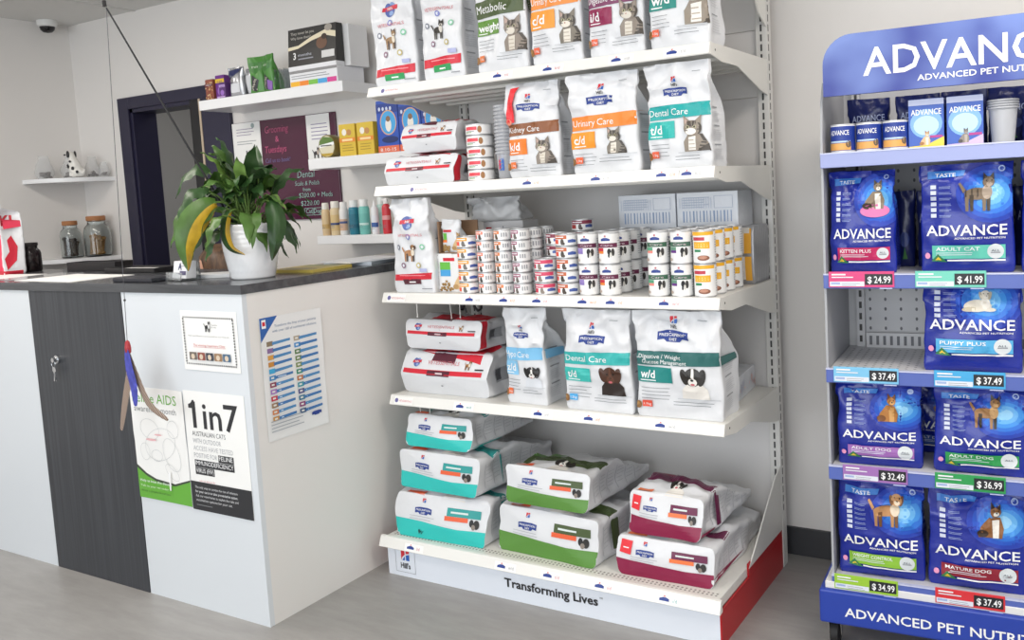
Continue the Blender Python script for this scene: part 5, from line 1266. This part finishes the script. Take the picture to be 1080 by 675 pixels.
pouch('treat_pouch', 'small white treat pouch in the brown card tray', 'pouch', .270, -.572, S3+.1385, .084, .115, .05, 62, WHITE, P, 0, None, .0)
P = Print(); P.rect(-.02, .185, .03, .202, ink('#b5303c')); P.rect(-.03, .14, .03, .175, ink('#3f9a4a'), 'flag'); P.rect(-.03, .15, .03, .156, ink('#8fcf8a'), 'flag'); P.ell(-.05, .155, .008, .02, ink('#b59a7a')); P.rect(-.075, .205, -.05, .215, ink('#b5303c')); P.rect(-.002, .208, .002, .218, TXT)
carton('treat_carton', 'pale grey carton with red label behind the yellow banded tins', 'box', .385, -.42, S3+.0005, .170, .235, .10, mat('pale_grey_card', '#cfced0', .5), P)
mb = stand_bag(.20, .085, .12, 63, mat('frosted_film', '#d9dadc', .2, bump=.4, bscale=25, alpha=.8), lean=.0, wr=2.5, taper=.1, M=18)
finish(mb, 'plastic_bag', 'crumpled clear plastic bag lying on top of the pale grey carton', 'bag', (.36, -.43, S3+.238), .2, None, [])
shw = mat('shrink_wrapped_card', '#dfe3ea', .18, bump=.15, bscale=20)
for i, (lab, x, w_) in enumerate((('left white shrink wrapped carton with blue stripes behind tall tins', .893, .214), ('right white shrink wrapped carton with blue stripes behind tall tins', 1.112, .214))):
    P = Print()
    for k in range(15): P.rect(-w_*.40+k*w_*.056, .205, -w_*.40+k*w_*.056+(.003 if k % 3 else .005), .242, ink('#8fa6cc'), 'stripes')
    P.frame(w_*.12, .25, w_*.42, .29, .0012, ink('#a9b6cc')); P.lines(-w_*.4, w_*.05, .285, 5, .008, ink('#aebbd0'), .002)
    for k in range(14): P.rect(-w_*.45+k*w_*.04, .25, -w_*.45+k*w_*.04+.0015, .285, ink('#bcc8dc'))
    carton('tin_carton', lab, 'box', x, -.29, S3+.0005, w_, .304, .14, shw, P, flap=False)
foil = mat('foil_pouch_grey', '#a3a4a8', .3, .5, bump=.2, bscale=30)
for k in range(9):
    P = Print()
    P.rect(-.04, .10, .035, .18, ink('#eeeae2')); P.rect(.012, .10, .036, .18, ink('#e8a93a'), 'yellow_edge'); P.ell(-.01, .14, .014, .022, ink('#c43a46')); P.rect(-.04, .165, .03, .183, ink('#d9d4cc')); P.rect(-.04, .015, .035, .09, ink('#eeeae2')); P.ell(-.008, .05, .014, .024, ink('#c43a46')); P.rect(.014, .012, .036, .09, ink('#e8a93a'), 'yellow_edge')
    mb = MB(); rs = []
    for j in range(15):
        t = j/14; dd = .004+.020*math.sin(PI*t)**.5 if 0 < j < 14 else .003; rs.append([(x_, y_, t*.188) for x_, y_ in rrect(.088, dd, .0015, 10, 2, 2)])
    mb.rings(rs, foil); bmesh.ops.recalc_face_normals(mb.bm, faces=mb.bm.faces[:])
    lab = 'foremost grey foil pouch with yellow print at the shelf end' if k == 0 else 'grey foil pouch in the tight row at the shelf end'
    finish(mb, 'food_pouch', lab, 'pouch', (1.226, -.285+.0245*k*0-.0+k*.0163 if False else -.288+k*.0165, S3+.0005), 0, None if k == 0 else 'foil pouches at the shelf end', [(P, FRONT)] if k == 0 else [])
# ------------------------------------------------------------------ fourth shelf
ess_lay('large white and red bag lying below a smaller one on fourth shelf', .208, -.610, S2+.0005, .392, .150, .46, 71, .0, crease=.03, endh=.2)
ess_lay('white and red bag lying on top of a larger one on fourth shelf', .205, -.595, S2+.165, .338, .105, .42, 72, .0, redend=True, crease=.015)
P = diet_front(.166, .325, '#7fc1ea', '#8ac8ee', 'Hypo Care', 'z/d', lambda P, x, z0, z1: dog_pic(P, x-.006, z0, z1-z0, '#1f1d1e', '#efece8', '#d9dde4'), (.10, .148), (.148, .19), .235, (.06, .135), '#e8703c', blkw=.38)
diet_bag('narrow white bag with pale blue band and spaniel picture', .567, -.600, S2+.0005, .166, .325, .13, 73, P, -.04)
diet_bag('white bag with aqua band and brown dog, middle of fourth shelf', .850, -.612, S2+.0005, .252, .329, .13, 74, diet_front(.252, .329, '#35b3b0', '#3fbdb5', 'Dental Care', 't/d', dogC, (.095, .14), (.15, .19), .235, (.055, .155), '#4aa6e0', blkw=.42), -.02)
P = diet_front(.285, .335, '#2f6a68', '#1d8682', 'Digestive / Weight', 'w/d', dogB, (.11, .158), (.162, .205), .255, (.065, .168), '#e25540', title2='Glucose Management', blkw=.45)
diet_bag('wide white bag with dark teal band and collie dog picture', 1.128, -.612, S2+.0005, .285, .330, .14, 75, P, .02)
P = Print(); rd = random.Random(9)
for i in range(14): P.rect(-.1+.015*i, .01+.03*rd.random(), -.092+.015*i, .02+.04*rd.random(), ink(rd.choice(('#a9adc0', '#c9a9ae', '#8a94b8', '#d9a79a'))))
bx = carton('sachet_box', 'low printed white box behind the wide collie bag', 'box', 1.215, -.25, S2+.0005, .22, .078, .10, shw, P, PI/2+.1, None, False)
# ------------------------------------------------------------------ base shelf bags
def diet_lay(label, x, y, z, w, h, L, seed, rz, col, colblk, orange, sign=False, redcorner=False, topdog=False, **k):
    mb = lay_bag(w, h, L, seed, WHITE, **k); P = Print()
    P.poly([(-w*.56, -.02), (w*.56, -.02), (w*.56, h*.36), (w*.2, h*.34), (-w*.2, h*.40), (-w*.56, h*.42)], ink(col), 'colour_band')
    ribbon(P, -w*.19, h*.64, w*.19); square_logo(P, -w*.19, h*.82, w*.036, False)
    P.rect(w*.08, h*.62, w*.43, h*.80, ink(colblk), 'title_band'); P.rect(w*.06, h*.52, w*.30, h*.62, ink(orange), 'title_band'); P.rect(w*.12, h*.69, w*.3, h*.73, ink('#d9e4e2'), 'title_band')
    P.ell(w*.34, h*.52, w*.022, h*.085, BLK, 'dog_picture'); P.ell(w*.39, h*.50, w*.03, h*.10, ink('#2a2624'), 'dog_picture'); P.ell(w*.36, h*.44, w*.02, h*.06, ink('#8a7f76'), 'dog_picture')
    P.lines(-w*.34, -w*.02, h*.50, 2, h*.06, ink('#b9bcc2'), .002)
    if sign: P.text('w', -w*.24, h*.10, None, h*.16, ink('#1d4a48'), 'pen_mark', -.01, shear=.4); P.ell(-w*.22, h*.18, .004, .006, ink('#1d4a48'), 'pen_mark')
    if redcorner: P.poly([(-w*.46, h*.58), (-w*.34, h*.55), (-w*.32, h*.90), (-w*.44, h*.92)], ink('#e8323c'), 'red_flash'); P.rect(-w*.42, h*.7, -w*.36, h*.73, WT, 'red_flash')
    T = Print(); T.rect(-w*.5, .10, w*.52, .155, ink(colblk), 'top_band'); T.rect(-w*.5, .155, -w*.1, .2, ink(col), 'top_band'); dog_pic(T, -w*.02 if not topdog else -w*.05, .03, w*.28); T.rect(-w*.4, .03, -w*.2, .05, ink(orange), 'top_band')
    S = Print()
    for q in range(6): S.rect(.05+q*.055, h*.15, .053+q*.055, h*.8, ink('#b9bcc2'), 'side_text'); S.lines(.058+q*.055, .098+q*.055, h*.7, 5, h*.1, ink('#c4c7cc'), .002, 'side_text')
    return finish(mb, 'pet_food_bag', label, 'bag of pet food', (x, y, z), rz, None, [(P, FRONT), (T, dict(o=(0, 0, 1), ex=(1, 0, 0), ez=(0, 1, 0), d=(0, 0, -1))), (S, SIDE)])
TE, TB = '#2fc4bd', '#2f9c9a'
diet_lay('largest aqua bag at the bottom of the lying stack of three', .222, -.690, S0+.0008, .395, .150, .50, 81, .03, TE, TB, '#e8633a', True, tilt=.05, endh=.5)
diet_lay('middle aqua bag in the lying stack of three', .208, -.668, S0+.170, .360, .132, .49, 82, -.03, TE, TB, '#e8633a', tilt=.04, endh=.5)
diet_lay('smallest aqua bag on top of the lying stack of three', .196, -.640, S0+.317, .292, .112, .42, 83, .0, TE, TB, '#e8633a', tilt=.05)
GR, GB2 = '#5c8f3e', '#4a5a35'
diet_lay('larger green bag lying below the smaller green bag', .650, -.668, S0+.0008, .398, .150, .50, 84, -.05, GR, GB2, '#e8633a', tilt=.04, endh=.5)
diet_lay('smaller green bag lying on top of the larger green bag', .650, -.655, S0+.170, .325, .122, .46, 85, -.02, GR, GB2, '#e8633a', topdog=True, tilt=.05)
MA, MB2 = '#8a1743', '#6a1f48'
diet_lay('wider maroon bag lying below the smaller maroon bag', 1.075, -.668, S0+.0008, .328, .118, .50, 86, .02, MA, MB2, '#ee7a45', redcorner=True, tilt=.04, endh=.5)
diet_lay('smaller maroon bag lying on top of the wider maroon bag', 1.070, -.645, S0+.130, .252, .125, .44, 87, -.03, MA, MB2, '#ee7a45', redcorner=True, topdog=True, tilt=.06)
# hanging cords and black lead under the shelves
cordm = mat('white_cord', '#e9e9e6', .6)
for i, (x, y, z0, z1, sl, lab) in enumerate(((.115, -.60, .925, .977, 0, 'straight white cord hanging at the left under the tin shelf'), (.225, -.55, .915, .970, .004, 'second white cord hanging under the tin shelf'), (.268, -.55, .918, .970, .0, 'third white cord hanging under the tin shelf'), (.095, -.60, .525, .604, .010, 'left white cord hanging under the fourth shelf'), (.142, -.60, .530, .604, -.003, 'right white cord hanging under the fourth shelf'))):
    mb = MB(); mb.tube([(x, y, z1), (x+sl*.4, y, (z0+z1)/2), (x+sl, y, z0)], .0016, cordm, 6); mb.ell((x+sl, y, z0-.002), (.003, .003, .004), cordm, 8, 6); tag(mb.build('hanging_cord', smooth=60), lab, 'cord')
ld = thing('lead_clip', 'black dog lead loop and clip hanging under the tin shelf', 'dog lead', (.19, -.42, .97))
mb = MB(); mb.tube([(.04, 0, -.002), (.045, 0, -.035), (.06, 0, -.05), (.075, 0, -.04), (.08, 0, -.002)], .005, blk, 8); mb.build('lead_loop', ld, smooth=60)
mb = MB(); mb.ell((-.015, 0, -.028), (.018, .008, .024), blk, 14, 8); mb.ell((-.035, 0, -.02), (.012, .006, .012), blk, 12, 8); mb.tube([(-.01, 0, .0), (-.012, 0, -.02)], .003, blk, 6); mb.tube([(0, 0, -.04), (.008, 0, -.06)], .004, blk, 6); mb.build('clip', ld, smooth=60)

# ================================================================== BLUE DISPLAY STAND
SX, SY, SA = 1.54, -.60, math.radians(4)
sd = thing('display_stand', 'blue and grey wheeled display stand stocked with blue pet food bags', 'display stand', (SX, SY, 0), SA)
exs, eys = Vector((math.cos(SA), math.sin(SA), 0)), Vector((-math.sin(SA), math.cos(SA), 0))
def sl(x, y, z): return Vector((SX, SY, 0))+exs*x+eys*y+Vector((0, 0, z))
greyp = mat('grey_steel', '#a9abb0', .4); lightp = mat('light_grey_steel', '#cfd0d3', .4); perf = mat('perforation_dark', '#77797f', .7)
SW = .80
def header_mat():
    m = bpy.data.materials.new('header_print'); m.use_nodes = True; nt = m.node_tree; b = nt.nodes['Principled BSDF']; b.inputs['Roughness'].default_value = .3
    tc = nt.nodes.new('ShaderNodeTexCoord'); n = nt.nodes.new('ShaderNodeTexNoise'); n.inputs['Scale'].default_value = 5; n.inputs['Detail'].default_value = 2
    r = nt.nodes.new('ShaderNodeValToRGB'); r.color_ramp.elements[0].position = .38; r.color_ramp.elements[1].position = .68
    r.color_ramp.elements[0].color = rgb('#2a3a93'); r.color_ramp.elements[1].color = rgb('#6f86c8')
    nt.links.new(tc.outputs['Object'], n.inputs['Vector']); nt.links.new(n.outputs['Fac'], r.inputs['Fac']); nt.links.new(r.outputs['Color'], b.inputs['Base Color']); return m
pts = [(.044, 1.557)]
for i in range(9): a = PI-PI/2*i/8; pts.append((.044+.075+.075*math.cos(a), 1.637+.078*math.sin(a)))
for i in range(9): a = PI/2-PI/2*i/8; pts.append((SW-.044-.075+.075*math.cos(a), 1.637+.078*math.sin(a)))
pts.append((SW-.044, 1.557))
mb = MB(); mb.prism(pts, 'y', -.012, .006, header_mat()); hd = mb.build('header_sign', sd)
P = Print(); P.text('ADVANCE', .148, 1.603, .468, .074, WT, 'lettering', .012); P.text('ADVANCED PET NUTRITION', .281, 1.577, .333, .0155, WT, 'lettering', .012)
P.lay(flat((0, -.012, 0)), hd, .0006, .0001)
mb = MB(); pr = [(.0, .19), (.37, .19), (.37, 1.60), (.05, 1.60), (.018, 1.55), (.004, 1.46), (0, 1.40)]
for x0 in (.030, SW-.036):
    mb = MB(); mb.prism(pr, 'x', x0, x0+.006, greyp); mb.build('side_panel', sd)
mb = MB(); mb.box(.036, SW-.036, .362, .37, .12, 1.62, lightp); bp_ = mb.build('back_panel', sd)
P = Print()
for z in [.24+.03*i for i in range(38)]:
    for x in [.10+.045*i for i in range(12)]: P.ell(x, z, .004, .006, perf, 'perforation', n=6)
P.lay(flat((0, .362, 0)), bp_, .0004, 0)
for x in (.062, SW-.086):
    mb = MB(); mb.box(x, x+.024, .340, .362, .12, 1.60, lightp); z = .2
    while z < 1.58: mb.box(x+.008, x+.016, .3392, .3402, z, z+.020, DARK); z += .035
    mb.build('upright', sd)
SZ = (1.405, 1.077, .815, .540, .222)
railm = mat('blue_ticket_rail', '#5568b4', .3); railt = mat('pale_blue_rail', '#98a2d2', .3)
shs = []
for i, z in enumerate(SZ):
    mb = MB(); mb.box(.037, SW-.037, .002, .36, z-.018, z, lightp, .002); sh = mb.build('shelf', sd)
    mb = MB(); mb.box(.030, SW-.030, -.010, .001, z-.038, z+.001, railt if i == 0 else railm, .002); mb.box(.030, SW-.030, -.0115, .0, z-.001, z+.0025, mat('clear_rail_edge', '#c6cbe6', .2)); mb.build('ticket_rail', sh)
    mb = MB(); mb.box(.09, SW-.09, .332, .335, z+.0, z+.045, lightp); k = .10
    while k < SW-.1: mb.box(k, k+.008, .3312, .3322, z+.008, z+.036, perf); k += .020
    mb.build('rear_fence', sh)
    if i == 2:
        P = Print()
        for yy in [.03+.024*q for q in range(12)]:
            for x in [.06+.022*q+(.011 if int(yy*1000) % 2 else 0) for q in range(10)]: P.ell(x, yy, .0045, .003, perf, 'perforation', n=6)
        P.lay(flat((0, 0, z), (1, 0, 0), (0, 1, 0), (0, 0, 1)), sh, .0004, 0)
    shs.append(sh)
basem = mat('stand_base_blue', '#2440a4', .35)
mb = MB(); mb.box(-.004, SW+.004, -.024, .38, .086, .184, basem, .006); ba = mb.build('base', sd)
mb = MB(); mb.box(.012, SW-.012, -.012, .372, .184, .205, mat('white_plastic', ''), .002); mb.build('plinth', sd)
P = Print(); P.text('ADVANCED PET NUTRITION', .066, .114, .545, .027, WT, 'lettering', .014); P.lay(flat((0, -.024, 0)), ba, .0006, .0001)
for x, y in ((.03, .03), (SW-.03, .03), (.03, .33), (SW-.03, .33)):
    mb = MB(); mb.box(x-.022, x+.022, y-.022, y+.022, .080, .086, chrome)
    for s_ in (-1, 1): mb.prism([(y-.02, .08), (y+.02, .08), (y+.012, .03), (y-.004, .03)], 'x', x+s_*.017-.0015, x+s_*.017+.0015, chrome)
    cs = mb.build('caster', sd)
    mb = MB(); rs = [[(xx, y+.004+r*math.cos(a), .036+r*math.sin(a)) for a in (2*PI*k/28 for k in range(28))] for xx, r in ((x-.013, .028), (x-.010, .036), (x+.010, .036), (x+.013, .028))]
    mb.rings(rs, mat('black_rubber', '#1a1a1c', .6)); mb.build('wheel', cs, smooth=40)
# price tickets: parts of their shelf
def price(i, x, col, val, lab, w_=.170):
    z = SZ[i]; mb = MB(); mb.box(x, x+w_, -.0135, -.0115, z-.034, z+.009, ink(col, .3), .001); t = mb.build('price_ticket', shs[i]); t['label'] = lab
    P = Print(); dk = ink('#1b1c22')
    P.rect(.003, .003, w_*.55, .016, ink('#dfe4ee'), 'ticket_print'); P.rect(.006, .008, .03, .0135, ink('#9fb2dc'), 'ticket_print'); P.lines(.035, w_*.5, .010, 2, .005, TXT, .0012, 'ticket_print')
    P.rect(.008, .033, .045, .037, ink('#f1f1f4'), 'ticket_print'); P.rect(.008, .026, .065, .029, ink('#e2e4ea'), 'ticket_print')
    P.rect(w_*.56, .007, w_*.975, .036, dk, 'price_display'); P.text('$', w_*.60, .012, .011, .018, WT, 'price_display', .02); P.text(val, w_*.70, .012, w_*.25, .019, WT, 'price_display', .01)
    P.rect(w_*.78, -.004, w_*.97, -.001, ink('#b9c2e6'), 'ticket_print')
    P.lay(flat((x, -.0135, z-.034)), t, .0004, .00008)
price(1, .045, '#d83a7c', '24.99', 'pink price ticket reading 24.99'); price(1, .267, '#6fcdb8', '41.99', 'aqua price ticket reading 41.99')
price(2, .051, '#7cc2e8', '37.49', 'pale blue price ticket reading 37.49'); price(2, .309, '#45a9e0', '37.49', 'sky blue price ticket reading 37.49')
price(3, .069, '#a06fb4', '32.49', 'purple price ticket reading 32.49'); price(3, .307, '#2c9a52', '36.99', 'green price ticket reading 36.99')
price(4, .038, '#9cc93a', '34.99', 'lime price ticket reading 34.99'); price(4, .303, '#d8323a', '37.49', 'red price ticket reading 37.49')
# blue bags
BLUE = mat('royal_blue_film', '#1d2d96', .26, bump=.15, bscale=45, coat=.2)
GLOW = ('#2340ae', '#2757c4', '#2f74d6', '#4394e4', '#6ab4ee', '#98d2f6')
def adv_front(w, h, col, title, pet, badge='ALL', hd_=None, adv=.345, pz=(.56, .88), glow=(.26, .71), px_=.5):
    P = Print(); H = hd_ or h
    for i, c in enumerate(GLOW): f = 1-.155*i; P.ell(w*glow[0], H*glow[1], w*.36*f, H*.26*f, ink(c), 'sky_print', n=28)
    P.poly([(-w*.40, H*.86), (-w*.02, H*.88), (-w*.0, H*.93), (-w*.40, H*.93)], ink('#3f7fd0'), 'flavour_label'); P.text('TASTE', -w*.32, H*.876, w*.22, H*.035, WT, 'flavour_label', .01)
    for i in range(6): P.rect(-w*.37, H*(.77-.052*i), -w*.31, H*(.805-.052*i), ink('#cfd6ea'), 'icon_column'); P.lines(-w*.28, -w*.14, H*(.785-.052*i), 2, H*.013, ink('#93a3d6'), H*.005, 'icon_column')
    pet(P, w*(px_-.5), H*pz[0], H*(pz[1]-pz[0]))
    P.text('ADVANCE', -w*.42, H*adv, w*.84, H*.098, WT, 'brand_lettering', .012)
    P.text('ADVANCED PET NUTRITION', -w*.12, H*(adv-.035), w*.52, H*.018, WT, 'brand_lettering', .01)
    z0 = adv-.215
    P.poly([(-w*.36, H*z0), (w*.40, H*z0), (w*.40, H*(z0+.125)), (-w*.36, H*(z0+.125))], ink(col), 'product_band')
    P.text(title, -w*.32, H*(z0+.075), w*.46, H*.035, WT, 'product_band', .012); P.lines(-w*.32, w*.1, H*(z0+.052), 2, H*.018, ink('#dfe6ee'), H*.006, 'product_band')
    P.ell(w*.30, H*(z0+.065), w*.085, w*.085, ink('#d9dfe2'), 'product_band'); P.text(badge, w*.30, H*(z0+.062), w*.09, H*.02, ink('#55606a'), 'product_band', .01, 'c'); P.lines(w*.25, w*.35, H*(z0+.048), 1, .01, TXT, H*.008, 'product_band', 0)
    P.rect(-w*.2, H*(z0-.022), w*.40, H*(z0-.008), WT, 'product_band')
    P.poly([(-w*.37, H*(z0-.02)), (-w*.20, H*(z0-.03)), (-w*.30, H*(z0+.045))], ink('#2f7a4a'), 'maker_mark'); P.poly([(-w*.33, H*(z0-.01)), (-w*.26, H*(z0-.012)), (-w*.295, H*(z0+.02))], ink('#e2c03a'), 'maker_mark')
    P.ell(-w*.41, H*(z0+.03), w*.028, H*.028, ink('#e79ac0'), 'pink_seal')
    P.ell(w*.37, H*.93, w*.035, w*.035, ink('#a9bce6'), 'seal'); P.ell(w*.37, H*.93, w*.022, w*.022, ink('#2d49a6'), 'seal')
    return P
SIDEB = SIDE
def blue_bag(label, x, y, z, w, h, d, seed, P, rz=0, **k):
    kw = dict(lean=.03, taper=.35, bulge=.02, wr=1.4, topw=.97, waist=.01); kw.update(k)
    mb = stand_bag(w, h, d, seed, BLUE, **kw)
    return finish(mb, 'pet_food_bag', label, 'bag of pet food', sl(x, y, z), SA+rz, None, [(P, FRONT)])
kit = lambda P, x, z, s: (P.ell(x+s*.4, z+s*.15, s*.42, s*.2, ink('#e07ab0'), 'animal_picture'), stand_dog(P, x+s*.0, z+s*.2, s*.85, '#8a7a66', '#4a3f34', '#efe9dd', 'sit'))
tab = lambda P, x, z, s: (stand_dog(P, x-s*.15, z, s, '#7a6a58', '#3f352b', '#a8998a'), P.rect(x+s*.15, z+s*.4, x+s*.18, z+s*.62, ink('#3f352b'), 'animal_picture'), P.rect(x+s*.3, z+s*.4, x+s*.33, z+s*.62, ink('#3f352b'), 'animal_picture'), P.rect(x+s*.0, z+s*.4, x+s*.03, z+s*.6, ink('#3f352b'), 'animal_picture'))
lab_ = lambda P, x, z, s: stand_dog(P, x-s*.3, z, s*1.15, '#e9e2d2', '#c9bfa8', '#f4efe4', 'lie', ears='down')
ter = lambda P, x, z, s: stand_dog(P, x-s*.1, z, s, '#b0763a', '#7a4a22', '#d2a060', 'sit')
shp = lambda P, x, z, s: stand_dog(P, x-s*.3, z, s*1.1, '#9a7248', '#2e2620', '#c09a6a', 'stand')
box_ = lambda P, x, z, s: stand_dog(P, x-s*.3, z, s*1.1, '#c29060', '#7a5230', '#ead9c0', 'stand', ears='down')
col_ = lambda P, x, z, s: stand_dog(P, x-s*.05, z, s, '#8a5a30', '#3a2a20', '#f0ece4', 'sit')
blue_bag('blue kitten food bag with pink band, left on second shelf of stand', .130, .035, SZ[1]+.0005, .178, .278, .09, 101, adv_front(.178, .278, '#c22760', 'KITTEN PLUS', kit))
blue_bag('wide blue cat food bag with aqua band and walking tabby', .390, .030, SZ[1]+.0005, .228, .282, .10, 102, adv_front(.228, .285, '#63c6b2', 'ADULT CAT', tab))
blue_bag('blue bag cut off by the right photo edge, beside the aqua banded bag', .630, .03, SZ[1]+.0005, .228, .282, .10, 103, adv_front(.228, .282, '#8a5ab0', 'ADULT CAT', tab))
blue_bag('blue puppy food bag with pale blue band and lying white puppy', .400, .028, SZ[2]+.0005, .242, .220, .10, 104, adv_front(.242, .22, '#53aee0', 'PUPPY PLUS', lab_, hd_=.285, adv=.40, pz=(.56, .80), glow=(.15, .66)))
blue_bag('blue dog food bag with purple band and sitting tan terrier', .162, .030, SZ[3]+.0005, .228, .232, .10, 105, adv_front(.228, .232, '#a06ab4', 'ADULT DOG', ter), .02)
blue_bag('blue dog food bag with green band and standing shaggy dog', .416, .030, SZ[3]+.0005, .232, .232, .10, 106, adv_front(.232, .232, '#2f9a52', 'ADULT DOG', shp), -.02)
blue_bag('blue dog food bag with lime band and standing tan dog', .160, .030, SZ[4]+.0005, .234, .272, .10, 107, adv_front(.234, .272, '#8cc03a', 'WEIGHT CONTROL', box_), .02)
blue_bag('blue dog food bag with dark red band and sitting long haired dog', .406, .030, SZ[4]+.0005, .246, .272, .10, 108, adv_front(.246, .272, '#8f1f33', 'MATURE DOG', col_), .0)
# darker small pouches standing behind
DBL = mat('navy_film', '#18225e', .28, bump=.15, bscale=45)
def dpouch(label, x, y, z, w, h, seed, group=None, word=True):
    P = Print()
    if word: P.text('ADVANCE', 0, h*.58, w*.76, h*.12, ink('#b9c3e4'), 'brand_lettering', .01, 'c')
    P.ell(0, h*.36, w*.22, h*.1, ink('#3f4f8f'), 'animal_picture'); P.poly([(-w*.1, h*.1), (w*.12, h*.1), (0, h*.26)], ink('#4a8a4a'), 'maker_mark')
    mb = stand_bag(w, h, .05, seed, DBL, lean=.0, taper=.1, wr=.8, waist=.01, M=18)
    finish(mb, 'food_pouch', label, 'pouch', sl(x, y, z), SA, group, [(P, FRONT)])
for i, x in enumerate((.135, .265, .383, .498)):
    dpouch(('navy pouch behind the small blue tins on the stand top shelf', 'navy pouch behind the pink edged carton, stand top shelf', 'navy pouch behind the right blue carton, stand top shelf', 'navy pouch behind the frosted cups, stand top shelf')[i], x, .17, SZ[0]+.0005, .116, .150, 111+i)
dpouch('left navy pouch seen between the kitten bag and the aqua banded bag', .222, .20, SZ[1]+.0005, .058, .215, 121, None, False)
dpouch('right navy pouch seen between the kitten bag and the aqua banded bag', .290, .19, SZ[1]+.0005, .07, .215, 122, None)
dpouch('navy pouch at the far right behind the aqua banded bag', .545, .20, SZ[1]+.0005, .09, .215, 123, None)
blue_bag('dark blue bag standing behind the purple and green banded bags', .295, .19, SZ[3]+.0005, .20, .225, .09, 124, adv_front(.20, .225, '#3f5fb0', 'ADULT DOG', ter))
# small tins on the stand
P = Print(); r, h = .034, .078
P.rect(-r*1.5, h*.08, r*1.5, h*.92, ink('#1f3a92'), 'label_print', .006); P.rect(-r*1.1, h*.10, r*.95, h*.34, ink('#e3a75a'), 'label_print', .006); P.rect(-r*.9, h*.36, r*.9, h*.42, ink('#b9cfe8'), 'label_print', .006)
P.text('ADVANCE', 0, h*.62, r*1.6, h*.17, WT, 'label_print', .012, 'c'); P.ell(r*.75, h*.3, r*.22, h*.12, ink('#6a5a4a'), 'label_print')
c0 = can_proto('food_tin', '', r, h, P)
for i, x in enumerate((.084, .152, .220)):
    t = c0 if i == 0 else copy_tree(c0); t.location = sl(x, .045, SZ[0]+.0005); t.rotation_euler = (0, 0, SA+.1*(i-1)-.1); t['label'] = ('small blue tin with orange label, left one of three on the stand', 'small blue tin with orange label, middle one of three on the stand', 'small blue tin with orange label, right one of three beside the carton')[i]
def bcarton(label, x, pet, edge):
    w_, h_ = .086, .126; P = Print()
    P.rect(-w_/2, 0, w_/2, h_, ink('#3a5fb8'), 'sky_print'); P.ell(0, h_*.5, w_*.46, h_*.30, ink('#7fb0e0'), 'sky_print'); P.ell(0, h_*.46, w_*.36, h_*.20, ink('#b9d8f2'), 'sky_print')
    P.rect(-w_/2, h_*.88, w_/2, h_, ink('#c3cbe8'), 'sky_print')
    P.text('ADVANCE', 0, h_*.68, w_*.86, h_*.12, WT, 'brand_lettering', .012, 'c'); P.poly([(-w_*.5, 0), (w_*.5, 0), (w_*.5, h_*.22), (0, h_*.06), (-w_*.5, h_*.04)], ink(edge), 'edge_flash'); P.rect(w_*.1, h_*.2, w_*.46, h_*.25, ink('#b03a8a'), 'edge_flash')
    pet(P, -w_*.22, h_*.06, w_*.42)
    carton('food_carton', label, 'box', *sl(x, .030, SZ[0]+.0005), w_, h_, .05, mat('blue_card', ''), P, SA)
bcarton('blue carton with kitten picture and yellow edge on the stand', .297, lambda P, x, z, s: stand_dog(P, x, z, s, '#d9b48a', '#a8743f', '#f0e4d0', 'sit'), '#e8cf4a')
bcarton('blue carton with grey cat picture on the stand', .390, lambda P, x, z, s: stand_dog(P, x, z, s, '#8a8078', '#4f4842', '#b0a69a', 'sit'), '#c9b6dd')
frost = mat('frosted_cup', '#c9ccd2', .35, trans=.25)
c0 = thing('scoop_cup', '', 'cup'); mb = MB(); mb.lathe([(.026, 0), (.0265, .002), (.034, .086), (.0365, .087), (.0365, .091), (.0335, .0905), (.0262, .004), (.001, .0035)], frost, 28, cap1=False); mb.build('cup', c0, smooth=40)
mb = MB(); mb.lathe([(.0352, .0868), (.0380, .0875), (.0380, .0905), (.0362, .0915)], frost, 28, cap0=False, cap1=False); mb.build('rim', c0, smooth=40)
for k in range(4):
    t = c0 if k == 0 else copy_tree(c0); t.location = sl(.478, .06, SZ[0]+.0006+k*.0062); t['label'] = ('lowest', 'second', 'third', 'topmost')[k]+' frosted cup of the nested stack on the stand'
dpouch('small navy pouch right of the frosted cups on the stand', .545, .08, SZ[0]+.0005, .05, .085, 131, None, False)
